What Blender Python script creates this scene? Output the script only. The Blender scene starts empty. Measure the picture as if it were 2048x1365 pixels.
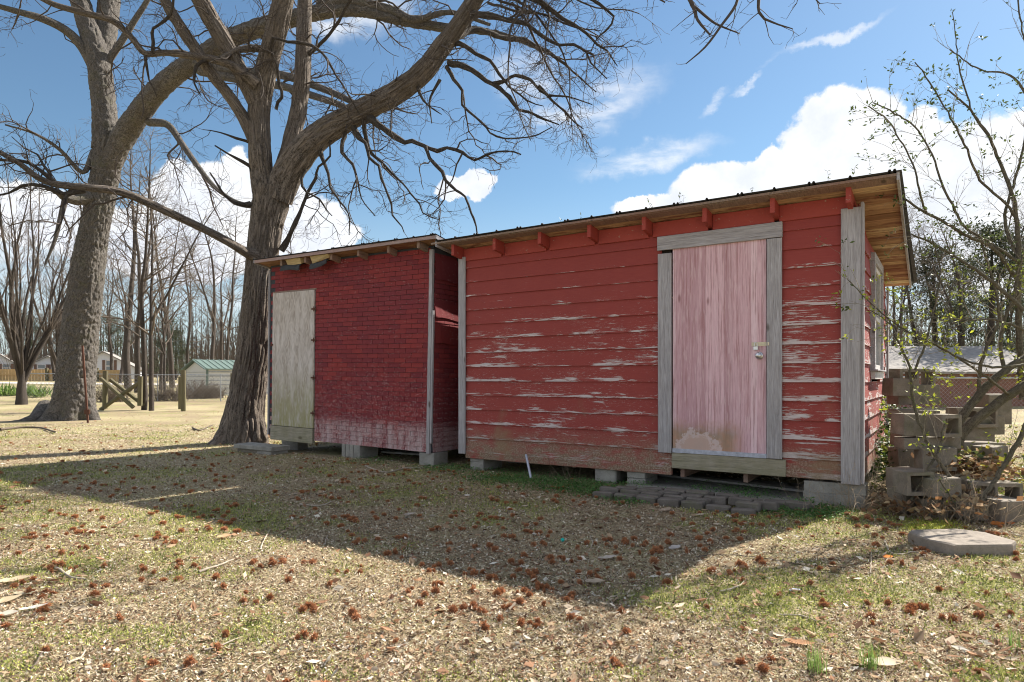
import bpy, math, random
import numpy as np
from mathutils import Vector, Matrix

S = bpy.context.scene
COL = S.collection
random.seed(11)
RNG = np.random.default_rng(11)

# ------------------------------------------------------------------ camera
CH, F = 1.13, 1304.0
cam = bpy.data.cameras.new("camera")
cam.lens = 36 * F / 2048
cam.sensor_width = 36
cam.shift_y = 74.5 / 2048
cam.clip_start = 0.05
cam.clip_end = 3000
co = bpy.data.objects.new("camera", cam)
co.location = (0, 0, CH)
co.rotation_euler = (math.radians(90), 0, 0)
COL.objects.link(co)
S.camera = co
S.view_settings.view_transform = 'Standard'
S.view_settings.look = 'None'
S.view_settings.gamma = 1
S.view_settings.use_curve_mapping = False
S.view_settings.exposure = 1.25
S.render.engine = 'CYCLES'
S.cycles.filter_width = 1.05

# ------------------------------------------------------------------ sun and sky
SUN_AZ, SUN_EL = math.radians(51), math.radians(40)      # azimuth from +Y towards +X
sd = Vector((math.sin(SUN_AZ) * math.cos(SUN_EL), math.cos(SUN_AZ) * math.cos(SUN_EL), math.sin(SUN_EL)))
sun = bpy.data.lights.new("sun", 'SUN')
sun.energy = 5.0
sun.angle = math.radians(0.53)
sun.color = (1.0, 0.93, 0.82)
so = bpy.data.objects.new("sun", sun)
so.rotation_euler = (-sd).to_track_quat('-Z', 'Y').to_euler()
so.location = sd * 50
COL.objects.link(so)


class NT:
    """short writing of node trees"""
    def __init__(self, tree):
        self.t = tree

    def n(self, typ, ins=None, **props):
        nd = self.t.nodes.new(typ)
        for k, v in props.items():
            setattr(nd, k, v)
        for k, v in (ins or {}).items():
            s = nd.inputs[k]
            if isinstance(v, bpy.types.NodeSocket):
                self.t.links.new(v, s)
            elif isinstance(v, bpy.types.Node):
                self.t.links.new(v.outputs[0], s)
            else:
                if isinstance(v, tuple) and len(v) == 3 and len(getattr(s, 'default_value', (0,) * 3)) == 4:
                    v = v + (1,)
                s.default_value = v
        return nd

    def m(self, op, a, b=0.0, c=None, clamp=False):
        ins = {0: a, 1: b}
        if c is not None:
            ins[2] = c
        return self.n('ShaderNodeMath', ins, operation=op, use_clamp=clamp).outputs[0]

    def vm(self, op, a, b=None):
        ins = {0: a}
        if b is not None:
            ins[1] = b
        return self.n('ShaderNodeVectorMath', ins, operation=op).outputs[0]

    def rng(self, v, a, b, c=0.0, d=1.0, smooth=False):
        return self.n('ShaderNodeMapRange', {0: v, 1: a, 2: b, 3: c, 4: d},
                      interpolation_type='SMOOTHSTEP' if smooth else 'LINEAR').outputs[0]

    def noise(self, vec, scale, detail=4, rough=0.55, dist=0.0):
        return self.n('ShaderNodeTexNoise', {'Vector': vec, 'Scale': scale, 'Detail': detail, 'Roughness': rough, 'Distortion': dist}).outputs[0]

    def mix(self, fac, a, b, mode='MIX'):
        nd = self.t.nodes.new('ShaderNodeMix')
        nd.data_type = 'RGBA'
        nd.blend_type = mode
        nd.clamp_factor = True
        for s, v in ((nd.inputs[0], fac), (nd.inputs[6], a), (nd.inputs[7], b)):
            if isinstance(v, bpy.types.NodeSocket):
                self.t.links.new(v, s)
            else:
                s.default_value = v + (1,) if isinstance(v, tuple) and len(v) == 3 else v
        return nd.outputs[2]

    def ramp(self, fac, stops):
        nd = self.n('ShaderNodeValToRGB', {0: fac})
        el = nd.color_ramp.elements
        while len(el) < len(stops):
            el.new(0.5)
        for e, (p, c) in zip(el, stops):
            e.position = p
            e.color = c + (1,)
        return nd.outputs[0]

    def scale3(self, vec, x, y, z):
        return self.n('ShaderNodeMapping', {0: vec, 3: (x, y, z)}).outputs[0]


world = bpy.data.worlds.new("World")
S.world = world
world.use_nodes = True
wt = world.node_tree
wt.nodes.clear()
W = NT(wt)
sky = W.n('ShaderNodeTexSky', sky_type='NISHITA', sun_disc=False, sun_elevation=SUN_EL, sun_rotation=SUN_AZ,
          altitude=0, air_density=1.15, dust_density=0.25, ozone_density=3.2)
wdir = W.n('ShaderNodeTexCoord').outputs['Generated']
sx = W.n('ShaderNodeSeparateXYZ', {0: wdir})
az = W.m('ARCTAN2', sx.outputs[0], sx.outputs[1])
el_ = W.m('ARCSINE', sx.outputs[2])
ae = W.n('ShaderNodeCombineXYZ', {0: az, 1: el_, 2: 0.0}).outputs[0]
warp = W.n('ShaderNodeTexNoise', {'Vector': wdir, 'Scale': 9.0, 'Detail': 7.0, 'Roughness': 0.62})
wv = W.vm('MULTIPLY', W.vm('SUBTRACT', warp.outputs['Color'], (0.5, 0.5, 0.5)), (0.10, 0.10, 0.0))
aew = W.vm('ADD', ae, wv)


def blob_field(blobs, vec):
    """largest of a few elliptic bumps given as direction and angular size; 1 at the centre, 0 at the rim"""
    best = None
    for px, py, rx, ry, tilt in blobs:
        a = math.atan((px - 1024) / F)
        e = math.atan((757 - py) / math.hypot(F, px - 1024))
        d = W.n('ShaderNodeMapping', {0: vec, 1: (a, e, 0), 2: (0, 0, math.radians(tilt)), 3: (rx / F, ry / F, 1)}, vector_type='TEXTURE')
        ln = W.n('ShaderNodeVectorMath', {0: d}, operation='LENGTH').outputs['Value']
        v = W.m('SUBTRACT', 1.0, ln)
        best = v if best is None else W.m('MAXIMUM', best, v)
    return best


heaps = [(1695, 262, 95, 80, 0), (1745, 275, 60, 75, 0), (1640, 325, 90, 75, 0), (1620, 390, 170, 70, 0), (1530, 355, 85, 50, 0), (1450, 385, 110, 62, 0), (1400, 420, 110, 45, 0), (1750, 370, 80, 90, 0),
         (1850, 305, 48, 75, 0), (1870, 370, 70, 80, 0), (1950, 330, 90, 75, 0), (2040, 310, 90, 70, 0), (1930, 450, 190, 110, 0), (2090, 430, 120, 130, 0),
         (590, 450, 110, 75, 0), (655, 465, 55, 45, 0), (550, 410, 70, 60, 0), (440, 400, 130, 70, 0), (370, 370, 55, 40, 0), (470, 345, 35, 55, 0), (330, 480, 200, 70, 0),
         (60, 430, 120, 60, 0), (950, 375, 45, 35, 20), (900, 395, 40, 25, 0), (1330, 418, 110, 30, 0)]
hf = blob_field(heaps, aew)
heap = W.rng(hf, 0.0, 0.16, 0, 1, True)
wisps = [(1210, 205, 150, 62, 24), (1120, 240, 120, 40, 10), (1300, 310, 170, 34, 8), (1430, 206, 40, 15, 20), (1505, 176, 45, 9, 30), (700, 25, 170, 40, 5), (1050, 160, 90, 70, 0),
         (1660, 85, 120, 12, 12), (200, 520, 330, 110, 0), (1950, 600, 260, 120, 0), (640, 600, 300, 60, 0)]
wf = blob_field(wisps, aew)
wn = W.noise(W.scale3(wdir, 5, 5, 16), 2.2, 8, 0.6)
wispm = W.m('MULTIPLY', W.rng(wf, 0.0, 0.8, 0, 1, True), W.rng(wn, 0.34, 0.68, 0.05, 0.75, True))
# clouds added in the unseen sky, thickened to brighten the shaded walls
back = W.rng(sx.outputs[1], 0.45, 0.15, 0, 1, True)
bn = W.noise(W.scale3(wdir, 1, 1, 2.2), 2.4, 8, 0.55)
backm = W.m('MULTIPLY', back, W.rng(bn, 0.42, 0.56, 0, 0.9, True))
cover = W.m('MAXIMUM', W.m('MAXIMUM', heap, wispm), backm)
cshade = W.noise(wdir, 14, 5, 0.6)
cloudcol = W.mix(W.rng(cshade, 0.35, 0.65), (3.4, 3.6, 4.0), (4.3, 4.35, 4.4))
hz = W.rng(sx.outputs[2], 0.30, 0.0, 0, 0.55, True)
skyc = W.mix(1.0, sky.outputs[0], (0.43, 0.485, 0.49), 'MULTIPLY')
skyc = W.mix(hz, skyc, (3.1, 3.6, 4.0))
wcol = W.mix(cover, skyc, cloudcol)
bg = W.n('ShaderNodeBackground', {0: wcol, 1: 0.11})
W.n('ShaderNodeOutputWorld', {0: bg})


# ------------------------------------------------------------------ helpers
def tag(o, label=None, cat=None, group=None, kind=None):
    if label:
        o['label'] = label
    if cat:
        o['category'] = cat
    if group:
        o['group'] = group
    if kind:
        o['kind'] = kind
    return o


def empty(name, loc=(0, 0, 0), rot=(0, 0, 0)):
    o = bpy.data.objects.new(name, None)
    o.location = loc
    o.rotation_euler = rot
    o.empty_display_size = 0.2
    COL.objects.link(o)
    return o


def link(name, me, mat=None, parent=None, loc=None, rot=None):
    o = bpy.data.objects.new(name, me)
    if mat is not None and not me.materials:
        me.materials.append(mat)
    if parent is not None:
        o.parent = parent
    if loc is not None:
        o.location = loc
    if rot is not None:
        o.rotation_euler = rot
    COL.objects.link(o)
    return o


def clone(o, parent=None):
    c = o.copy()
    COL.objects.link(c)
    if parent is not None:
        c.parent = parent
    for ch in [x for x in COL.objects if x.parent == o]:
        clone(ch, c)
    return c


def arr_mesh(name, verts, faces, smooth=False, uv=None, col=None):
    """faces: list of int arrays (n,3) or (n,4); uv: per vertex (n,2); col: per vertex (n,3)"""
    me = bpy.data.meshes.new(name)
    verts = np.asarray(verts, dtype=np.float32)
    me.vertices.add(len(verts))
    me.vertices.foreach_set('co', verts.ravel())
    faces = [np.asarray(f, dtype=np.int32) for f in faces if len(f)]
    lv = np.concatenate([f.ravel() for f in faces])
    tot = np.concatenate([np.full(len(f), f.shape[1], dtype=np.int32) for f in faces])
    st = np.concatenate(([0], np.cumsum(tot)[:-1])).astype(np.int32)
    me.loops.add(len(lv))
    me.loops.foreach_set('vertex_index', lv)
    me.polygons.add(len(tot))
    me.polygons.foreach_set('loop_start', st)
    me.polygons.foreach_set('loop_total', tot)
    if smooth:
        me.polygons.foreach_set('use_smooth', np.ones(len(tot), dtype=bool))
    me.update(calc_edges=True)
    if uv is not None:
        ul = me.uv_layers.new(name='UVMap')
        ul.data.foreach_set('uv', np.asarray(uv, dtype=np.float32)[lv].ravel())
    if col is not None:
        ca = me.color_attributes.new('Col', 'FLOAT_COLOR', 'POINT')
        c4 = np.ones((len(verts), 4), dtype=np.float32)
        c4[:, :3] = col
        ca.data.foreach_set('color', c4.ravel())
    return me


_PERM = np.random.default_rng(3).random((64, 64, 64)).astype(np.float32)


def vnoise(p):
    """smooth value noise 0..1 at points (n,3)"""
    p = np.asarray(p, dtype=np.float64)
    i = np.floor(p).astype(np.int64)
    f = p - i
    f = f * f * (3 - 2 * f)
    i &= 63
    j = (i + 1) & 63
    x0, y0, z0 = i.T
    x1, y1, z1 = j.T
    fx, fy, fz = f.T
    a = _PERM[x0, y0, z0] * (1 - fx) + _PERM[x1, y0, z0] * fx
    b = _PERM[x0, y1, z0] * (1 - fx) + _PERM[x1, y1, z0] * fx
    c = _PERM[x0, y0, z1] * (1 - fx) + _PERM[x1, y0, z1] * fx
    d = _PERM[x0, y1, z1] * (1 - fx) + _PERM[x1, y1, z1] * fx
    a = a * (1 - fy) + b * fy
    c = c * (1 - fy) + d * fy
    return a * (1 - fz) + c * fz


def fbm2(x, y, sc, oct=3, seed=0.0):
    x = np.asarray(x, dtype=float)
    y = np.asarray(y, dtype=float)
    t = np.zeros(x.shape)
    amp, tot = 1.0, 0.0
    for k in range(oct):
        p = np.stack([x.ravel() * sc + 11.3 * k + seed, y.ravel() * sc + 7.7 * k, np.full(x.size, seed + k * 3.1)], 1)
        t += amp * vnoise(p).reshape(x.shape)
        tot += amp
        amp *= 0.5
        sc *= 2.03
    return t / tot


def gh(x, y):
    x = np.asarray(x, dtype=float)
    y = np.asarray(y, dtype=float)
    d = np.hypot(x, y)
    r = np.maximum(0, d - 26)
    z = 2.3 * (1 - np.exp(-0.0102 * r))
    near = np.clip((40 - d) / 20, 0, 1)
    z = z + near * (0.05 * (fbm2(x, y, 0.55, 2, 4.0) - 0.5) + 0.018 * (fbm2(x, y, 2.6, 2, 9.0) - 0.5))
    return z


def ghs(x, y):
    return float(gh(np.array([x]), np.array([y]))[0])


def P(px, py, Z):
    return Vector(((px - 1024) / F * Z, Z, CH + (757 - py) / F * Z))


def GP(px, py, dz=0.0):
    Z = CH * F / (py - 757)
    x = (px - 1024) / F * Z
    return Vector((x, Z, ghs(x, Z) + dz))


class MB:
    def __init__(self):
        self.v, self.f = [], []

    def hexa(self, pts):
        """eight points: bottom four counter-clockwise, top four above them"""
        b = len(self.v)
        self.v += [tuple(p) for p in pts]
        self.f += [(b + 3, b + 2, b + 1, b), (b + 4, b + 5, b + 6, b + 7), (b, b + 1, b + 5, b + 4), (b + 1, b + 2, b + 6, b + 5), (b + 2, b + 3, b + 7, b + 6), (b + 3, b, b + 4, b + 7)]

    def box(self, x0, x1, y0, y1, z0, z1, c=0.0, jit=0.0):
        j = lambda: random.uniform(-jit, jit) if jit else 0
        if c <= 0:
            self.hexa([(x0, y0, z0), (x1, y0, z0), (x1, y1, z0), (x0, y1, z0), (x0, y0, z1), (x1, y0, z1), (x1, y1, z1), (x0, y1, z1)])
            return
        b = len(self.v)
        idx = {}
        for sx_ in (0, 1):
            for sy_ in (0, 1):
                for sz_ in (0, 1):
                    jj = (j(), j(), j())
                    px_, py_, pz_ = (x0, x1)[sx_] + jj[0], (y0, y1)[sy_] + jj[1], (z0, z1)[sz_] + jj[2]
                    ix, iy, iz = (c, -c)[sx_], (c, -c)[sy_], (c, -c)[sz_]
                    idx[(sx_, sy_, sz_)] = len(self.v)
                    self.v += [(px_, py_ + iy, pz_ + iz), (px_ + ix, py_, pz_ + iz), (px_ + ix, py_ + iy, pz_)]
        I = lambda a, k: idx[a] + k
        f = self.f
        f.append((I((0, 0, 0), 0), I((0, 0, 1), 0), I((0, 1, 1), 0), I((0, 1, 0), 0)))
        f.append((I((1, 0, 0), 0), I((1, 1, 0), 0), I((1, 1, 1), 0), I((1, 0, 1), 0)))
        f.append((I((0, 0, 0), 1), I((1, 0, 0), 1), I((1, 0, 1), 1), I((0, 0, 1), 1)))
        f.append((I((0, 1, 0), 1), I((0, 1, 1), 1), I((1, 1, 1), 1), I((1, 1, 0), 1)))
        f.append((I((0, 0, 0), 2), I((0, 1, 0), 2), I((1, 1, 0), 2), I((1, 0, 0), 2)))
        f.append((I((0, 0, 1), 2), I((1, 0, 1), 2), I((1, 1, 1), 2), I((0, 1, 1), 2)))
        for a in (0, 1):
            for d in (0, 1):
                f.append((I((0, a, d), 1), I((1, a, d), 1), I((1, a, d), 2), I((0, a, d), 2)))
                f.append((I((a, 0, d), 0), I((a, 1, d), 0), I((a, 1, d), 2), I((a, 0, d), 2)))
                f.append((I((a, d, 0), 0), I((a, d, 1), 0), I((a, d, 1), 1), I((a, d, 0), 1)))
        for k in idx.values():
            f.append((k, k + 1, k + 2))

    def tube(self, pts, rad, n=8, cap=True):
        pts = [Vector(p) for p in pts]
        b = len(self.v)
        prev = None
        for i, p in enumerate(pts):
            d = (pts[min(i + 1, len(pts) - 1)] - pts[max(i - 1, 0)]).normalized()
            if prev is None:
                a = d.orthogonal().normalized()
            else:
                a = (prev - d * prev.dot(d)).normalized()
            prev = a
            c = d.cross(a)
            r = rad[i] if isinstance(rad, (list, tuple)) else rad
            for k in range(n):
                t = 2 * math.pi * k / n
                self.v.append(tuple(p + a * (r * math.cos(t)) + c * (r * math.sin(t))))
        for i in range(len(pts) - 1):
            for k in range(n):
                k2 = (k + 1) % n
                self.f.append((b + i * n + k, b + i * n + k2, b + (i + 1) * n + k2, b + (i + 1) * n + k))
        if cap:
            self.f.append(tuple(b + k for k in range(n))[::-1])
            e = b + (len(pts) - 1) * n
            self.f.append(tuple(e + k for k in range(n)))

    def lathe(self, prof, n=16, axis='z', at=(0, 0, 0)):
        b = len(self.v)
        for r, h in prof:
            for k in range(n):
                t = 2 * math.pi * k / n
                c, s = r * math.cos(t), r * math.sin(t)
                p = {'z': (c, s, h), 'y': (c, h, s), 'x': (h, c, s)}[axis]
                self.v.append((p[0] + at[0], p[1] + at[1], p[2] + at[2]))
        for i in range(len(prof) - 1):
            for k in range(n):
                k2 = (k + 1) % n
                self.f.append((b + i * n + k, b + i * n + k2, b + (i + 1) * n + k2, b + (i + 1) * n + k))

    def mesh(self, name, off=(0, 0, 0), smooth=False, fix=True):
        me = bpy.data.meshes.new(name)
        vs = [(v[0] - off[0], v[1] - off[1], v[2] - off[2]) for v in self.v]
        me.from_pydata(vs, [], self.f)
        if fix:
            import bmesh
            bm = bmesh.new()
            bm.from_mesh(me)
            bmesh.ops.recalc_face_normals(bm, faces=bm.faces)
            bm.to_mesh(me)
            bm.free()
        if smooth:
            me.polygons.foreach_set('use_smooth', [True] * len(me.polygons))
        me.update()
        return me

    def build(self, name, mat, parent=None, off=(0, 0, 0), smooth=False, loc=None, rot=None):
        return link(name, self.mesh(name, off, smooth), mat, parent, loc, rot)


# ------------------------------------------------------------------ materials
def material(name, fn, **kw):
    m = bpy.data.materials.new(name)
    m.use_nodes = True
    m.node_tree.nodes.clear()
    t = NT(m.node_tree)
    out = t.n('ShaderNodeOutputMaterial')
    sh = fn(t, **kw)
    m.node_tree.links.new(sh, out.inputs[0])
    return m


def principled(t, col, rough=0.8, bump=None, bstr=0.3, bdist=0.01, metal=0.0, spec=0.3):
    ins = {'Base Color': col, 'Roughness': rough, 'Metallic': metal, 'Specular IOR Level': spec}
    if bump is not None:
        ins['Normal'] = t.n('ShaderNodeBump', {'Height': bump, 'Strength': bstr, 'Distance': bdist}).outputs[0]
    return t.n('ShaderNodeBsdfPrincipled', ins).outputs[0]


def obj_co(t):
    return t.n('ShaderNodeTexCoord').outputs['Object']


def sep(t, v):
    return t.n('ShaderNodeSeparateXYZ', {0: v}).outputs


def m_siding(t):
    co = obj_co(t)
    x, y, z = sep(t, co)
    # x and y share the along-board direction on front and side walls
    a = t.m('ADD', x, t.m('MULTIPLY', y, 1.37))
    v = t.n('ShaderNodeCombineXYZ', {0: a, 1: 0.0, 2: z}).outputs[0]
    base = t.mix(t.noise(v, 2.2, 5, 0.6), (0.305, 0.050, 0.042), (0.225, 0.038, 0.035))
    base = t.mix(t.rng(t.noise(t.scale3(v, 1, 1, 9), 9, 4), 0.35, 0.75, 0, 0.35), base, (0.35, 0.075, 0.058))
    big = t.noise(t.scale3(v, 1.0, 1, 4.0), 1.6, 3, 0.5)
    streak = t.noise(t.scale3(v, 3.4, 1, 46), 1.5, 9, 0.70, 0.35)
    # part of a board counted from its lower edge: paint lets go there first
    fr = t.m('FRACT', t.m('DIVIDE', t.m('SUBTRACT', z, 0.226), 0.1735))
    edge = t.rng(fr, 0.02, 0.38, 0.085, -0.03)
    right = t.rng(x, 1.35, 1.6, 0, 0.035)
    thr = t.n('ShaderNodeFloatCurve', {'Value': t.m('DIVIDE', z, 2.8)})
    c = thr.mapping.curves[0]
    pts = [(0.0, 0.575), (0.2, 0.585), (0.4, 0.585), (0.62, 0.60), (0.74, 0.645), (0.84, 0.69), (1.0, 0.80)]
    c.points[0].location = pts[0]
    c.points[1].location = pts[-1]
    for p in pts[1:-1]:
        c.points.new(*p)
    thr.mapping.update()
    wide = t.noise(t.scale3(v, 1.5, 1, 17), 1.9, 10, 0.68, 0.5)
    streak = t.mix(t.rng(t.noise(v, 0.9, 2), 0.40, 0.60), streak, wide)
    val = t.m('ADD', t.m('ADD', streak, edge), t.m('ADD', t.m('MULTIPLY', t.m('SUBTRACT', big, 0.5), 0.46), right))
    d = t.m('SUBTRACT', val, thr.outputs[0])
    f2 = t.m('ADD', t.noise(t.scale3(v, 11, 1, 120), 1.4, 6, 0.7, 0.3), t.m('MULTIPLY', t.m('SUBTRACT', big, 0.5), 0.25))
    d2 = t.m('SUBTRACT', f2, t.m('ADD', thr.outputs[0], 0.045))
    d = t.m('MAXIMUM', d, d2)
    peel = t.rng(d, 0.0, 0.006)
    curl = t.m('MULTIPLY', t.rng(d, -0.010, 0.0), t.rng(d, 0.012, 0.004))
    # thin cracks where the film has split
    crack = t.noise(t.scale3(v, 5, 1, 40), 3.0, 5, 0.7, 0.6)
    fine = t.m('MULTIPLY', t.rng(t.m('ABSOLUTE', t.m('SUBTRACT', crack, 0.5)), 0.006, 0.0), t.rng(d, -0.10, -0.02))
    grain = t.noise(t.scale3(v, 3, 1, 120), 3, 4, 0.6)
    wood = t.mix(t.rng(grain, 0.3, 0.7), (0.34, 0.29, 0.29), (0.74, 0.67, 0.67))
    wood = t.mix(t.rng(t.noise(v, 3.1, 2), 0.35, 0.65), wood, (0.52, 0.42, 0.42))
    col = t.mix(peel, base, wood)
    col = t.mix(t.m('MULTIPLY', fine, 0.75), col, (0.60, 0.45, 0.40))
    col = t.mix(t.m('MULTIPLY', curl, 0.6), col, (0.72, 0.58, 0.52))
    # green-brown grime low down
    dirtn = t.noise(t.scale3(v, 1.2, 1, 3), 4, 6, 0.7)
    low = t.rng(z, 0.62, 0.24, 0, 1, True)
    dirt = t.m('MULTIPLY', low, t.rng(dirtn, 0.34, 0.54))
    gspk = t.noise(v, 60, 3, 0.7)
    col = t.mix(t.m('MULTIPLY', dirt, 0.85), col, t.mix(t.rng(gspk, 0.45, 0.62), (0.17, 0.12, 0.075), (0.36, 0.31, 0.23)))
    mid = t.m('MULTIPLY', t.rng(z, 1.05, 0.75), t.rng(t.noise(v, 1.7, 4), 0.57, 0.68))
    col = t.mix(t.m('MULTIPLY', mid, 0.55), col, (0.24, 0.16, 0.09))
    h = t.m('ADD', t.m('MULTIPLY', peel, -0.5), t.m('ADD', t.m('MULTIPLY', curl, 0.5), t.m('MULTIPLY', grain, 0.25)))
    return principled(t, col, 0.72, h, 0.6, 0.004)


def m_redpaint(t):
    co = obj_co(t)
    col = t.mix(t.noise(co, 3, 5, 0.6), (0.38, 0.068, 0.052), (0.29, 0.05, 0.042))
    n = t.noise(t.scale3(co, 6, 4, 12), 3, 6, 0.7)
    col = t.mix(t.rng(n, 0.64, 0.67), col, (0.36, 0.26, 0.20))
    return principled(t, col, 0.75, n, 0.3, 0.004)


def m_wood(t, axis='z', a=(0.23, 0.215, 0.225), b=(0.57, 0.545, 0.575), tint=(0.37, 0.35, 0.365), green=0.0, gz=(0.9, 0.2)):
    co = obj_co(t)
    s = {'z': (38, 38, 1.6), 'x': (1.6, 38, 38), 'y': (38, 1.6, 38)}[axis]
    g = t.noise(t.scale3(co, *s), 1.7, 6, 0.68, 0.5)
    g2 = t.noise(t.scale3(co, *[q * 3 for q in s]), 2.0, 3, 0.6)
    col = t.mix(t.rng(g, 0.28, 0.70), a, b)
    col = t.mix(t.rng(t.noise(co, 2.1, 4), 0.4, 0.65, 0, 0.6), col, tint)
    col = t.mix(t.rng(g2, 0.30, 0.60, 0.45, 0.0), col, (0.10, 0.085, 0.075))
    crk = t.rng(g, 0.36, 0.31)
    col = t.mix(t.m('MULTIPLY', crk, 0.7), col, (0.05, 0.042, 0.036))
    # knots
    kn = t.n('ShaderNodeTexVoronoi', {'Vector': t.scale3(co, *{'z': (2.4, 2.4, 1.1), 'x': (1.1, 2.4, 2.4), 'y': (2.4, 1.1, 2.4)}[axis]), 'Scale': 1.6}, feature='F1').outputs[0]
    col = t.mix(t.rng(kn, 0.10, 0.05, 0, 0.8), col, (0.07, 0.05, 0.04))
    if green:
        x, y, z = sep(t, co)
        k = t.m('MULTIPLY', t.rng(z, gz[0], gz[1], 0, 1, True), t.rng(t.noise(co, 7, 5, 0.7), 0.32, 0.6))
        col = t.mix(t.m('MULTIPLY', k, green), col, (0.16, 0.155, 0.065))
    h = t.m('ADD', g, t.m('MULTIPLY', g2, 0.5))
    return principled(t, col, 0.85, h, 0.75, 0.006)


def m_pinkdoor(t):
    co = obj_co(t)
    x, y, z = sep(t, co)
    # strips of unequal width: white noise on a bent cell index
    bent = t.m('ADD', t.m('MULTIPLY', x, 12.0), t.m('MULTIPLY', t.m('SINE', t.m('MULTIPLY', x, 23.0)), 0.6))
    wn_ = t.n('ShaderNodeTexWhiteNoise', {1: t.m('FLOOR', bent)}, noise_dimensions='1D').outputs[0]
    g = t.noise(t.scale3(co, 30, 1, 0.8), 1.9, 7, 0.66, 0.35)
    fine = t.noise(t.scale3(co, 130, 1, 5), 1.5, 4, 0.6)
    col = t.ramp(wn_, [(0.0, (0.42, 0.225, 0.255)), (0.35, (0.74, 0.49, 0.545)), (0.7, (0.53, 0.31, 0.35)), (1.0, (0.82, 0.60, 0.655))])
    col = t.mix(t.rng(g, 0.40, 0.50, 0.65, 0.0), col, (0.36, 0.16, 0.17))
    col = t.mix(t.rng(fine, 0.35, 0.55, 0.28, 0.0), col, (0.24, 0.12, 0.12))
    col = t.mix(t.rng(t.noise(t.scale3(co, 34, 1, 2), 2.4, 3), 0.55, 0.62, 0, 0.35), col, (0.80, 0.62, 0.64))
    kn = t.n('ShaderNodeTexVoronoi', {'Vector': t.scale3(co, 7, 1, 2.2), 'Scale': 1.1}, feature='F1').outputs[0]
    col = t.mix(t.rng(kn, 0.13, 0.05, 0, 0.75), col, (0.25, 0.11, 0.11))
    # rust-brown water stain and the delaminated patch at the bottom left
    nz = t.noise(co, 6, 6, 0.7)
    st = t.rng(t.m('ADD', t.m('SUBTRACT', z, 0.68), t.m('MULTIPLY', t.m('SUBTRACT', nz, 0.5), 0.25)), 0.06, -0.10, 0, 1, True)
    st = t.m('MULTIPLY', st, t.rng(x, 1.28, 1.08, 0, 1, True))
    stc = t.mix(t.rng(nz, 0.4, 0.62), (0.42, 0.22, 0.10), (0.25, 0.20, 0.11))
    col = t.mix(t.m('MULTIPLY', st, 0.75), col, stc)
    ex = t.m('DIVIDE', t.m('SUBTRACT', x, 0.76), 0.20)
    ez = t.m('DIVIDE', t.m('SUBTRACT', z, 0.40), 0.20)
    r = t.m('ADD', t.m('SQRT', t.m('ADD', t.m('MULTIPLY', ex, ex), t.m('MULTIPLY', ez, ez))), t.m('MULTIPLY', t.m('SUBTRACT', t.noise(co, 9, 8, 0.75), 0.5), 2.0))
    r = t.m('ADD', r, t.rng(ex, 0.2, 1.2, 0, -0.28))
    col = t.mix(t.rng(r, 1.08, 0.98, 0, 0.55), col, (0.70, 0.60, 0.62))
    col = t.mix(t.rng(r, 0.84, 0.72, 0, 0.6), col, (0.46, 0.30, 0.23))
    h = t.m('ADD', g, t.m('MULTIPLY', fine, 0.3))
    return principled(t, col, 0.62, h, 0.22, 0.004)


def m_plydoor(t):
    co = obj_co(t)
    x, y, z = sep(t, co)
    warpn = t.noise(t.scale3(co, 3, 1, 1.3), 1.5, 3, 0.5)
    cath = t.m('ADD', t.m('MULTIPLY', x, 9), t.m('MULTIPLY', warpn, 7))
    rings = t.m('SINE', t.m('MULTIPLY', cath, 9.0))
    g = t.noise(t.scale3(co, 60, 1, 3), 2, 5, 0.65)
    col = t.mix(t.rng(rings, -1, 1), (0.44, 0.385, 0.35), (0.60, 0.54, 0.50))
    col = t.mix(t.rng(g, 0.35, 0.6, 0.6, 0), col, (0.20, 0.165, 0.14))
    col = t.mix(t.rng(t.noise(t.scale3(co, 6, 1, 1.5), 1.3, 4), 0.45, 0.65, 0, 0.7), col, (0.66, 0.61, 0.59))
    k = t.m('MULTIPLY', t.rng(z, 1.5, 0.35, 0, 1, True), t.rng(t.noise(t.scale3(co, 9, 1, 2.5), 2, 5, 0.7), 0.34, 0.6, 0.25, 1))
    col = t.mix(k, col, (0.30, 0.28, 0.13))
    return principled(t, col, 0.85, t.m('ADD', g, t.m('MULTIPLY', rings, 0.1)), 0.5, 0.004)


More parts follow.
